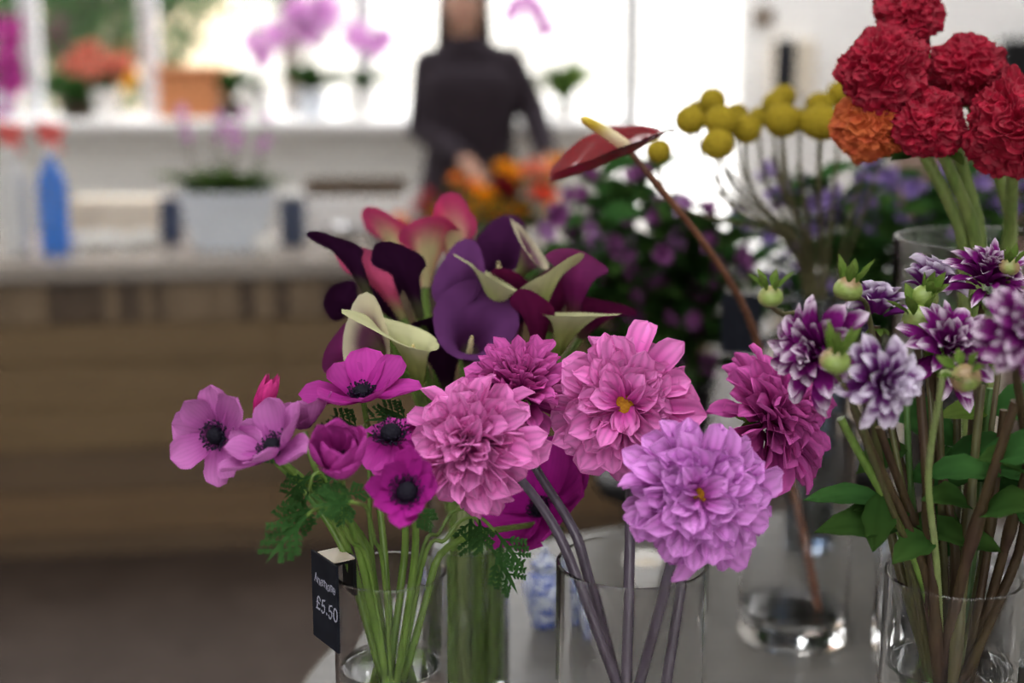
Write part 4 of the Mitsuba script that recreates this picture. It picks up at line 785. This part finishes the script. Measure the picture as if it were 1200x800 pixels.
# ------------------------------------------------------------------ flowers lying on the counter before the person
GAR = 'mixed blossoms heaped on the counter'
heap = [(470, 262, 13, 'orange'), (492, 246, 12, 'rose'), (486, 268, 12, 'crimson'), (510, 252, 13, 'amber'), (530, 238, 14, 'crimson'), (545, 250, 14, 'amber'), (556, 222, 13, 'orange'), (570, 232, 15, 'amber'), (575, 258, 19, 'amber'), (608, 248, 18, 'amber'),
        (590, 226, 20, 'crimson'), (610, 205, 14, 'amber'), (626, 206, 20, 'salmon'), (634, 232, 19, 'coral'), (650, 206, 14, 'orange'), (656, 192, 12, 'amber'), (590, 200, 12, 'amber'), (518, 270, 13, 'crimson'), (548, 272, 13, 'amber'), (628, 262, 13, 'crimson'), (600, 275, 14, 'orange'), (502, 232, 11, 'rose'), (536, 212, 10, 'orange'), (650, 250, 13, 'amber')]
words_ = {'amber': 'amber yellow', 'orange': 'orange', 'rose': 'dusky rose', 'crimson': 'deep crimson', 'salmon': 'pale salmon', 'coral': 'coral red'}
seen = {}
for i, (px, py, r, c_) in enumerate(heap):
    Y = 4.25+rng.uniform(-.12, .16); C = at(px, py, Y)
    k = thing('garden_blossom', f'{words_[c_]} blossom heaped before the person, {ORD[sum(1 for h in heap if h[3] == c_ and (h[0], h[1]) < (px, py))]} of its colour from the left', 'flower', f'{words_[c_]} blossoms on the counter')
    m, uv = blossom(C, np.array([rng.normal(0, .3), -.6, .7]), r*px_m(Y, C[2])*1.05, 26, 500+i, open_=80, cup=.35); part(k, 'bloom', m, f'mat_{c_}_blossom', smooth=True, uv=uv)
    base = np.array([.0+.25*(C[0]+.05), 4.33, .93])
    base = np.array([-.02+.3*C[0], 4.32, .866])
    part(k, 'stem', tube(bez(C-[0, 0, .006], C-[0, -.01, .06], base+[0, 0, .08], base, 9), .003, .003, 6), 'mat_dark_green_stem', smooth=60)
    for j in range(3):
        a = rng.uniform(0, 6.28); leaf_part(k, C*.7+base*.3, np.array([math.cos(a), math.sin(a), .3]), np.array([0, -.3, 1.0]), .085, .022, 'mat_dark_leaf' if j else 'mat_leaf', seed=700+i*3+j, nt=6, ns=5)

# ------------------------------------------------------------------ things on the counter
CTOP = .8508
def spray(px, Y, label, liquid, tint):
    X0 = at(px, 300, Y)[0]; k = thing('spray_bottle', label, 'spray bottle'); o = (X0, Y, CTOP)
    part(k, 'bottle', lathe([[0, 0], [.036, 0], [.04, .004], [.04, .19], [.034, .225], [.018, .25], [.014, .275], [0, .275]], o, 32), liquid, smooth=35)
    part(k, 'collar', lathe([[0, .2755], [.016, .2755], [.016, .30], [.011, .305], [0, .305]], o, 20), 'mat_white_paint', smooth=35)
    hd = trimesh.Trimesh(*hull([[x, y, z] for x, z in ((-.03, .335), (.045, .34), (.045, .36), (-.03, .372), (-.012, .306), (.014, .306)) for y in (-.012, .012)]), process=False); hd.apply_translation(o)
    part(k, 'trigger_head', hd, tint, smooth=False)
    tr = trimesh.Trimesh(*hull([[x, y, z] for x, z in ((.018, .336), (.03, .336), (.036, .285), (.03, .282)) for y in (-.007, .007)]), process=False); tr.apply_translation(o); part(k+'__trigger_head', 'trigger', tr, tint, smooth=False)
mat('blue_liquid', (.015, .16, .62), .12, .6, clearcoat=.5)
mat('clear_plastic', (.62, .62, .62), .15, .6)
mat('red_plastic', (.72, .12, .11), .35, .5)
mat('black_leaf_soil', (.03, .025, .02), .9, .1)
spray(66, 4.02, 'blue filled spray bottle with a red trigger on the counter', 'mat_blue_liquid', 'mat_red_plastic')
spray(20, 4.00, 'clear spray bottle with a red trigger at the left end of the counter', 'mat_clear_plastic', 'mat_red_plastic')
pC = at(268, 297, 4.10); pC[2] = CTOP; sp = px_m(4.1, .9)
pl = thing('planter', 'white oval planter of small orchids on the counter', 'planter')
ov = lathe(np.array([[0, 0], [40, 0], [43, 3], [57, 66], [58, 69], [56, 69], [40, 6], [0, 5]])*sp, (0, 0, 0), 48); v = ov.vertices*[1, .62, 1]+pC; part(pl, 'bowl', trimesh.Trimesh(v, ov.faces, process=False), 'mat_ceramic', smooth=35)
so = lathe(np.array([[0, 58], [53.5, 58], [53.5, 60], [0, 62]])*sp, (0, 0, 0), 40); part(pl, 'soil', trimesh.Trimesh(so.vertices*[1, .60, 1]+pC, so.faces, process=False), 'mat_soil', smooth=35)
top = pC+[0, 0, 61*sp]
for i, (dx, tilt_) in enumerate([(-34, -.35), (-12, .15), (14, -.1), (36, .3), (2, .4)]):
    ko = thing('small_orchid', ['small orchid farthest left in the white planter', 'small orchid second from the left in the white planter', 'small orchid at the middle of the white planter', 'small orchid farthest right in the white planter', 'small orchid at the back of the white planter'][i], 'orchid', 'orchids in the white planter')
    b = top+np.array([dx*sp, (.04 if i == 4 else 0), -.012]); rr = RNG(60+i)
    for j in range(6):
        a = j*1.05+i; leaf_part(ko, b, np.array([math.cos(a), .6*math.sin(a), 1.1]), np.array([-math.cos(a), -math.sin(a), 1.0]), .13*rr.uniform(.8, 1.2), .022, 'mat_leaf' if j % 3 else 'mat_light_leaf', prof='lance', k1=-1.0, seed=60*i+j, nt=8)
    tipo = b+np.array([tilt_*.12, -.02, .20+.05*rr.random()]); pth = bez(b, b+[0, 0, .1], tipo-[tilt_*.05, 0, .05], tipo, 12)
    part(ko, 'spike', tube(pth, .0035, .002, 6), 'mat_olive_stem', smooth=60)
    for j in range(3):
        m, uv = blossom(pth[11-j*2]+rr.normal(0, .008, 3), np.array([rr.normal(0, .4), -.9, .2]), .019, 5, 90+i*5+j, open_=80); part(ko, 'flower', m, 'mat_orchid_blossom', smooth=True, uv=uv)
def cube_box(px, wpx, Y, h, dp, name, label, cat_, m, lidm=None, z=CTOP, group=None):
    X0 = at(px, 290, Y)[0]; w = wpx*px_m(Y, .9); k = thing(name, label, cat_, group)
    part(k, 'body', box([X0-w/2, Y, z], [X0+w/2, Y+dp, z+h], .004), m, smooth=False)
    part(k, 'lid', box([X0-w/2-.002, Y-.002, z+h+.0003], [X0+w/2+.002, Y+dp+.002, z+h+.014], .003), lidm or m, smooth=False)
cube_box(200, 22, 4.2, .12, .06, 'gift_box', 'navy box left of the white planter', 'box', 'mat_navy')
cube_box(342, 26, 4.16, .14, .07, 'gift_box', 'navy box with a white lid right of the white planter', 'box', 'mat_navy', 'mat_white_ceramic')
cube_box(140, 110, 4.36, .10, .12, 'storage_box', 'low cream box behind the votive cups', 'box', 'mat_cream_paint')
cube_box(418, 120, 4.34, .11, .2, 'storage_box', 'long white box beyond the navy box', 'box', 'mat_white_paint')
kk_ = thing('wooden_tray', 'dark wooden tray lying on the long white box', 'tray'); X0 = at(418, 290, 4.36)[0]
part(kk_, 'base', box([X0-.16, 4.36, CTOP+.1255], [X0+.15, 4.52, CTOP+.135], .003), 'mat_plank_dark', smooth=False)
for lo_, hi_ in (([-.16, 0], [.15, .012]), ([-.16, .148], [.15, .16]), ([-.16, .0125], [-.148, .1475]), ([.138, .0125], [.15, .1475])):
    part(kk_, 'rim', box([X0+lo_[0], 4.36+lo_[1], CTOP+.1353], [X0+hi_[0], 4.36+hi_[1], CTOP+.165], .002), 'mat_plank_dark', smooth=False)
for px, l in ((104, 'left steel bowl of the two on the counter before the cream box'),):
    pass
for px, Y, l in ((100, 4.06, 'round cream votive cup nearest the blue spray bottle'), (124, 4.10, 'cream votive cup second from the blue spray bottle'), (148, 4.05, 'cream votive cup in front of the cream box'), (172, 4.12, 'cream votive cup nearest the left navy box'), (312, 4.0, 'cream votive cup in front of the white planter')):
    X0 = at(px, 290, Y)[0]; k = thing('votive_cup', l, 'cup', 'cream votive cups'); part(k, 'cup', lathe([[0, 0], [.022, 0], [.032, .012], [.036, .03], [.032, .052], [.029, .052], [.032, .03], [.028, .014], [0, .008]], (X0, Y, CTOP), 28), 'mat_white_ceramic', smooth=35)
    part(k, 'wax', lathe([[0, .009], [.0275, .015], [.0315, .03], [.03, .042], [0, .041]], (X0, Y, CTOP), 24), 'mat_cream_paint', smooth=35)
for px, Y, l in ((400, 4.12, 'left one of two polished steel bowls'), (447, 4.14, 'right one of two polished steel bowls')):
    X0 = at(px, 290, Y)[0]; k = thing('steel_bowl', l, 'bowl', 'polished steel bowls')
    part(k, 'bowl', lathe([[0, 0], [.025, 0], [.03, .004], [.06, .05], [.064, .066], [.061, .067], [.057, .05], [.027, .007], [0, .006]], (X0, Y, CTOP), 36), 'mat_steel', smooth=40)

# ------------------------------------------------------------------ plants on the window ledge
LZ = LEDGE+.0008
def pot(root, X0, Y, r, h, m, z=LZ):
    part(root, 'pot', lathe([[0, 0], [r*.7, 0], [r*.74, .004], [r, h-.004], [r*1.03, h], [r*.93, h], [r*.9, h-.02], [0, h-.022]], (X0, Y, z), 32), m, smooth=35)
    part(root, 'soil', lathe([[0, h-.0215], [r*.89, h-.0195], [r*.5, h-.010], [0, h-.008]], (X0, Y, z), 24), 'mat_soil', smooth=35)
    return np.array([X0, Y, z+h-.012])
def potted(px, name, label, cat_, potm, flowers, fl_mat, r=.07, h=.11, Y=5.86, nleaf=12, L=.16, W=.035, leafm=('mat_leaf', 'mat_dark_leaf'), fr=.05, prof='lance', up=.8, seed=0, npet=6, arch=True, z=LZ):
    X0 = at(px, 140, Y)[0]; k = thing(name, label, cat_); b = pot(k, X0, Y, r, h, potm, z); rr = RNG(seed)
    for j in range(nleaf):
        a = j*2.4; leaf_part(k, b, np.array([math.cos(a), .5*math.sin(a), up*rr.uniform(.6, 1.3)]), np.array([-math.cos(a), -math.sin(a), 1.0]), L*rr.uniform(.7, 1.2), W, leafm[j % 2], prof=prof, k1=-.9, seed=seed*50+j, nt=8)
    for j, (fx, fy) in enumerate(flowers):
        C = at(fx, fy, Y-.05+.03*rr.normal()); part(k, 'spike', tube(bez(b, b+[0, 0, .12], C+[0, .02, -.06], C, 12), .004, .0025, 6), 'mat_olive_stem', smooth=60)
        m, uv = blossom(C, np.array([rr.normal(0, .3), -.9, .2]), fr*rr.uniform(.85, 1.15), npet, seed*9+j, open_=80); part(k, 'flower', m, fl_mat, smooth=True, uv=uv)
potted(6, 'orchid', 'magenta orchid at the left end of the window ledge', 'orchid', 'mat_ceramic', [(2, 30), (14, 55), (4, 78), (12, 98), (18, 35), (3, 120), (20, 80)], 'mat_magenta_petal', fr=.06, seed=1)
potted(92, 'potted_plant', 'bushy plant with coral blooms on the window ledge', 'potted plant', 'mat_soil', [(82, 78), (95, 64), (110, 58), (122, 72), (135, 82), (104, 84), (120, 92), (145, 78)], 'mat_coral_bloom', nleaf=26, L=.17, W=.04, fr=.05, npet=18, seed=2, r=.075, h=.06)
potted(126, 'potted_plant', 'cream white pot with pale flowers beside the coral plant', 'potted plant', 'mat_white_ceramic', [(150, 100), (156, 90)], 'mat_amber_blossom', nleaf=8, L=.10, fr=.03, seed=3, r=.055, h=.12, Y=5.78)
kt = thing('terracotta_box', 'orange terracotta box standing on the window ledge', 'planter'); x0, x1 = at(187, 110, 5.82)[0], at(254, 110, 5.82)[0]; zt_ = at(220, 78, 5.82)[2]
part(kt, 'body', box([x0, 5.80, LZ], [x1, 5.98, zt_-.03], .006), 'mat_terracotta', smooth=False); part(kt, 'rim', box([x0-.01, 5.79, zt_-.0297], [x1+.01, 5.99, zt_], .006), 'mat_terracotta', smooth=False)
potted(272, 'potted_plant', 'dark green plant between the terracotta box and the white orchid pot', 'potted plant', 'mat_soil', [], 'mat_leaf', nleaf=18, L=.16, W=.035, seed=4, r=.05, h=.07, up=1.6, leafm=('mat_dark_leaf', 'mat_dark_leaf'))
potted(302, 'orchid', 'orchid in a white pot with few lilac flowers', 'orchid', 'mat_white_ceramic', [(298, 50), (322, 42), (312, 66)], 'mat_orchid_blossom', fr=.06, nleaf=5, L=.12, seed=5, Y=5.80)
potted(366, 'orchid', 'orchid with a large lilac flower high against the window', 'orchid', 'mat_ceramic', [(345, 16), (362, 22), (378, 14), (360, 36)], 'mat_orchid_blossom', fr=.085, nleaf=20, L=.17, W=.04, seed=6)
potted(424, 'orchid', 'orchid with pale lilac flowers left of the person', 'orchid', 'mat_white_ceramic', [(418, 44), (440, 54), (452, 46)], 'mat_orchid_blossom', fr=.07, nleaf=12, L=.15, seed=7)
potted(606, 'orchid', 'pink orchid arching right beside the head of the person', 'orchid', 'mat_white_ceramic', [(596, 16), (606, 4), (620, 2), (630, 16), (636, 34)], 'mat_orchid_blossom', fr=.055, nleaf=8, L=.14, seed=8)
potted(662, 'potted_plant', 'fresh green plant at the right end of the low wall', 'potted plant', 'mat_white_ceramic', [], 'mat_leaf', nleaf=26, L=.20, W=.03, seed=9, up=1.8, r=.06, h=.05, leafm=('mat_light_leaf', 'mat_leaf'))
# far right: things on the pale wall, a car out in the street
xa, xb = at(1174, 70, 5.93)[0], at(1290, 70, 5.93)[0]; za, zb_ = at(1190, 97, 5.93)[2], at(1190, 46, 5.93)[2]
ks = thing('wall_screen', 'black flat screen on the pale wall behind the right celosia', 'screen'); part(ks, 'panel', box([xa, 5.93, za], [xb, 5.955, zb_], .004), 'mat_black', smooth=False); part(ks, 'bracket', box([(xa+xb)/2-.1, 5.956, (za+zb_)/2-.05], [(xa+xb)/2+.1, 6.0, (za+zb_)/2+.05]), 'mat_black', smooth=False)
kc = thing('wall_cabinet', 'narrow dark cabinet with a tan side on the pale wall', 'cabinet'); xa, xb, xc = (at(q, 70, 5.9)[0] for q in (908, 931, 956)); za, zb_ = at(920, 112, 5.9)[2], at(920, 46, 5.9)[2]
part(kc, 'door', box([xa, 5.88, za], [xb, 5.899, zb_], .003), 'mat_slate', smooth=False); part(kc, 'body', box([xa, 5.90, za], [xc, 6.0, zb_], .003), 'mat_cream_paint', smooth=False)
kl = thing('wall_hook_board', 'small brown wooden board high on the pale wall', 'board'); xa, xb = at(884, 20, 5.95)[0], at(908, 20, 5.95)[0]; za, zb_ = at(896, 28, 5.95)[2], at(896, 10, 5.95)[2]
part(kl, 'board', box([xa, 5.975, za], [xb, 6.0, zb_], .004), 'mat_plank_warm', smooth=False); part(kl, 'hook', tube(np.array([[(xa+xb)/2, 5.975, za+.03], [(xa+xb)/2, 5.95, za+.025], [(xa+xb)/2, 5.945, za+.04]]), .004, None, 6), 'mat_steel', smooth=60)
kb_ = thing('sideboard', 'low brown sideboard against the pale wall at the right', 'sideboard'); xa = at(1085, 190, 5.5)[0]; zt_ = at(1120, 150, 5.5)[2]
part(kb_, 'body', box([xa, 5.5, .06], [xa+1.5, 5.97, zt_-.03], .004), 'mat_brown_paint', smooth=False); part(kb_, 'top', box([xa-.02, 5.48, zt_-.0297], [xa+1.52, 5.98, zt_], .004), 'mat_brown_paint', smooth=False); part(kb_, 'foot', box([xa+.05, 5.55, 0.0005], [xa+1.45, 5.9, .0597]), 'mat_black', smooth=False)
for q in range(3): part(kb_, 'door', box([xa+.02+.49*q, 5.482, .1], [xa+.49+.49*q, 5.4995, zt_-.05], .003), 'mat_brown_paint', smooth=False)
crate = thing('crate', 'small black crate standing far out in the bright street', 'crate'); c0 = at(792, 112, 39.0); c0[2] = -.149
part(crate, 'body', box(c0-[.36, .2, 0], c0+[.36, .2, .26], .01), 'mat_black', smooth=False); part(crate, 'lid', box(c0+[-.38, -.22, .2605], c0+[.38, .22, .31], .01), 'mat_black', smooth=False)
# cream fridge-like cabinet past the end of the counter
kf = thing('cabinet', 'cream panelled cabinet past the right end of the counter', 'cabinet'); xa = at(812, 450, 4.4)[0]
part(kf, 'body', box([xa, 4.40, .03], [xa+1.0, 4.95, .72], .004), 'mat_cream_paint', smooth=False); part(kf, 'top', box([xa-.02, 4.37, .7203], [xa+1.02, 4.97, .75], .004), 'mat_white_paint', smooth=False)
for q in range(4): part(kf, 'panel', box([xa+.02+.245*q, 4.385, .08], [xa+.245+.245*q, 4.3995, .70], .003), 'mat_cream_paint' if q else 'mat_white_paint', smooth=False)
part(kf, 'plinth', box([xa+.03, 4.44, .0005], [xa+.97, 4.92, .0297]), 'mat_black', smooth=False)
# tree outside at the left
def tree(X0, Y0, h, label, seed, gap):
    k = thing('street_tree', label, 'tree'); rr = RNG(seed)
    part(k, 'trunk', tube(smoothpath([[X0, Y0, -.15], [X0+.1, Y0, h*.3], [X0-.05, Y0+.05, h*.75]], 16), .11, .05, 9), 'mat_brown_stem', smooth=60)
    n = gap; P = rr.normal(size=(n, 3)); P /= np.linalg.norm(P, axis=1, keepdims=True); P = np.array([X0, Y0, h*.72])+P*[1.15, 1.0, h*.42]*np.cbrt(rr.random((n, 1)))
    D = rr.normal(size=(n, 3)); S = np.cross(D, rr.normal(size=(n, 3))); D /= np.linalg.norm(D, axis=1, keepdims=True); S /= np.linalg.norm(S, axis=1, keepdims=True)
    a, b = .09*D, .05*S; V = np.stack([P, P+a*.5+b, P+a, P+a*.5-b], 1).reshape(-1, 3); i = np.arange(n)[:, None]*4
    part(k, 'foliage', (V, np.vstack([i+[0, 1, 2], i+[0, 2, 3]])), 'mat_dark_leaf', smooth=False, uv=np.tile([[.5, .1], [0, .5], [.5, .9], [1, .5]], (n, 1))+[0, 0], kind='stuff')
tree(-3.1, 10.0, 2.9, 'dark leafy tree outside the left end of the window', 5, 5200)
tree(-2.0, 12.5, 4.2, 'thin tree with gaps of bright sky outside the window above the terracotta box', 6, 1900)

# ------------------------------------------------------------------ the person behind the counter
PY = 4.98
def J(px, py, dy=0.): return at(px, py, PY+dy)
SPH = trimesh.creation.icosphere(subdivisions=2, radius=1).vertices
def ball(p, r): return np.asarray(p)+SPH*np.asarray(r)
def bone(*pr): return manifold3d.Manifold.hull_points(np.vstack([ball(p, r) for p, r in pr]))
def fuse(ms, edge, smooth_it=14):
    m = ms[0]
    for q in ms[1:]: m = m+q
    m = m.refine_to_length(edge).to_mesh(); t = trimesh.Trimesh(m.vert_properties[:, :3], m.tri_verts, process=True); trimesh.smoothing.filter_taubin(t, iterations=smooth_it); return t
mat('skin', (.50, .28, .20), .5, .4)
mat('knit', proc(lambda p, n, uv: mi.Color3f(mix((.020, .014, .021), (.036, .026, .034), mikit.noise(p.x*220, p.y*220, p.z*380)))), .85, .2, sheen=.3)
mat('denim', (.03, .035, .05), .8, .2)
mat('hair', proc(lambda p, n, uv: mi.Color3f(mix((.025, .016, .012), (.06, .038, .025), mikit.noise(p.x*260, p.y*260, p.z*14)))), .45, .5)
mat('lips', (.46, .16, .15), .45, .4)
mat('shoe', (.05, .045, .045), .6, .3)
person = thing('person', 'person in a dark close fitting sweater standing behind the counter', 'person')
shL, shR, nb = J(505, 78), J(594, 76), J(545, 56); elL, elR = J(494, 150, .0), J(624, 128, .0); wrL, wrR = J(543, 186, -.17), J(641, 182, -.15)
hipz = .93; hx = J(552, 215)[0]; head = J(543, 6, -.01); head[2] = 1.575; neck = np.array([nb[0], nb[1]+.005, 1.43])
hL, hR = np.array([hx-.085, PY, hipz-.04]), np.array([hx+.085, PY, hipz-.04]); kL, kR = np.array([hx-.09, PY-.01, .48]), np.array([hx+.09, PY-.01, .48]); aL, aR = np.array([hx-.09, PY+.02, .085]), np.array([hx+.09, PY+.02, .085])
chest, waist = np.array([(shL[0]+shR[0])/2, PY, 1.25]), np.array([hx-.005, PY, 1.07])
def torso(g):
    o = lambda dx, dz=0, dy=0: np.array([dx, dy, dz])
    return [bone((chest+o(-.075, .03), .095+g), (chest+o(.075, .03), .095+g), (waist+o(-.055), .085+g), (waist+o(.055), .085+g)), bone((waist+o(-.055), .085+g), (waist+o(.055), .085+g), (np.array([hx-.075, PY, hipz]), .095+g), (np.array([hx+.075, PY, hipz]), .095+g)),
            bone((chest+o(-.08, .03), .085+g), (chest+o(.08, .03), .085+g), (shL+o(.025, -.01), .05+g), (shR+o(-.025, -.01), .05+g)), bone((shL+o(.02, 0), .048+g), (neck+o(0, -.03), .055+g), (shR+o(-.02, 0), .048+g))]
def arms(g, cut=0.): return [q for a, b, c in ((shL, elL, wrL), (shR, elR, wrR)) for q in (bone((a, .053+g), (b, .040+g)), bone((b, .040+g), (b+(c-b)*(1-cut), .030-.004*(1-cut)+g)))]
body = torso(0)+arms(0)+[bone((neck+[0, .01, -.03], .052), (head+[0, .015, -.03], .05))]
body += [bone((head+[0, .012, .03], (.072, .088, .085)), (head+[0, -.028, -.045], (.056, .055, .05))), bone((head+[0, -.05, -.075], (.030, .028, .022)), (head+[0, -.01, -.03], (.058, .06, .05)))]
body += [bone((head+[0, -.09, .018], (.008, .008, .01)), (head+[0, -.103, -.018], (.013, .012, .009))), bone((head+[-.074, .01, -.005], (.008, .018, .028))), bone((head+[.074, .01, -.005], (.008, .018, .028)))]
for a, b, c in ((hL, kL, aL), (hR, kR, aR)): body += [bone((a, .078), (b, .052)), bone((b, .052), (c, .036)), bone((c+[0, 0, -.04], (.035, .05, .035)), (c+[0, -.13, -.055], (.035, .05, .022)))]
def hand(w, el, side):
    d = unit(unit(w-el)*.75+np.array([side*.25, -.35, -.25])); n = unit(np.cross(d, [0, 1, 0.2])); n = n if n[2] > 0 else -n; s = np.cross(d, n)
    out = [bone((w, (.026, .026, .022)), (w+d*.03+s*.012, .017), (w+d*.03-s*.012, .017)), bone((w+d*.035-s*.024, .013), (w+d*.035+s*.024, .013), (w+d*.085-s*.028, .011), (w+d*.085+s*.028, .011))]
    for i, (o, L) in enumerate(((-.029, .062), (-.0095, .074), (.0095, .070), (.028, .055))):
        p0 = w+d*.082+s*o; p1 = p0+d*L*.5-n*.008; p2 = p1+d*L*.28-n*.016; p3 = p2+d*L*.12-n*.016
        out += [bone((p0, .0095), (p1, .0088)), bone((p1, .0088), (p2, .008)), bone((p2, .008), (p3, .0068))]
    t0 = w+d*.032-s*.026; t1 = t0+d*.034-s*.026-n*.012; t2 = t1+d*.03-s*.004-n*.010
    return out+[bone((t0, .013), (t1, .010)), bone((t1, .010), (t2, .0082))]
body += hand(wrL, elL, .6)+hand(wrR, elR, -.2)
part(person, 'body', fuse(body, .011, 10), 'mat_skin', smooth=True)
part(person, 'sweater', fuse(torso(.012)+arms(.011, .06)+[bone((neck+[0, .008, -.045], .062), (neck+[0, .010, .012], .059))], .02, 12), 'mat_knit', smooth=True)
tr = [bone((np.array([hx-.07, PY, hipz-.02]), .098), (np.array([hx+.07, PY, hipz-.02]), .098), (hL, .086), (hR, .086))]
for a, b, c in ((hL, kL, aL), (hR, kR, aR)): tr += [bone((a, .087), (b, .062)), bone((b, .062), (c+[0, 0, .02], .05))]
part(person, 'trousers', fuse(tr, .022, 10), 'mat_denim', smooth=True)
for c in (aL, aR): part(person, 'shoe', fuse([bone((c+[0, .01, -.035], (.042, .055, .045)), (c+[0, -.15, -.052], (.042, .06, .03)))], .015, 6), 'mat_shoe', smooth=True)
hr = bone((head+[0, .028, .04], (.088, .098, .095)))+bone((head+[0, .06, .02], (.085, .06, .09)), (head+[0, .085, -.17], (.075, .03, .06)))+bone((head+[-.072, .02, .02], (.018, .04, .05)), (head+[-.085, .03, -.15], (.014, .03, .03)))+bone((head+[.072, .02, .02], (.018, .04, .05)), (head+[.085, .03, -.15], (.014, .03, .03)))
face_cut = manifold3d.Manifold.cube([.125, .12, .22], True).translate((head+[0, -.105, -.03]).tolist()); hr = hr-face_cut
hm = hr.refine_to_length(.012).to_mesh(); ht = trimesh.Trimesh(hm.vert_properties[:, :3], hm.tri_verts, process=True); trimesh.smoothing.filter_taubin(ht, iterations=8)
part(person, 'hair', ht, 'mat_hair', smooth=True)
for s_ in (-1, 1):
    e = trimesh.creation.icosphere(subdivisions=2, radius=.0115); e.apply_translation(head+[s_*.031, -.070, .018]); part(person, 'eye', e, 'mat_white_ceramic', smooth=True)
    e = trimesh.creation.icosphere(subdivisions=2, radius=.006); e.apply_translation(head+[s_*.031, -.0775, .018]); part(person, 'iris', e, 'mat_hair', smooth=True)
    part(person, 'eyebrow', tube(np.array([head+[s_*.015, -.088, .036], head+[s_*.032, -.086, .042], head+[s_*.048, -.074, .036]]), .0028, .0015, 6), 'mat_hair', smooth=60)
part(person, 'mouth', fuse([bone((head+[-.018, -.078, -.048], (.006, .006, .004)), (head+[0, -.086, -.047], (.008, .006, .006)), (head+[.018, -.078, -.048], (.006, .006, .004)))], .006, 3), 'mat_lips', smooth=True)
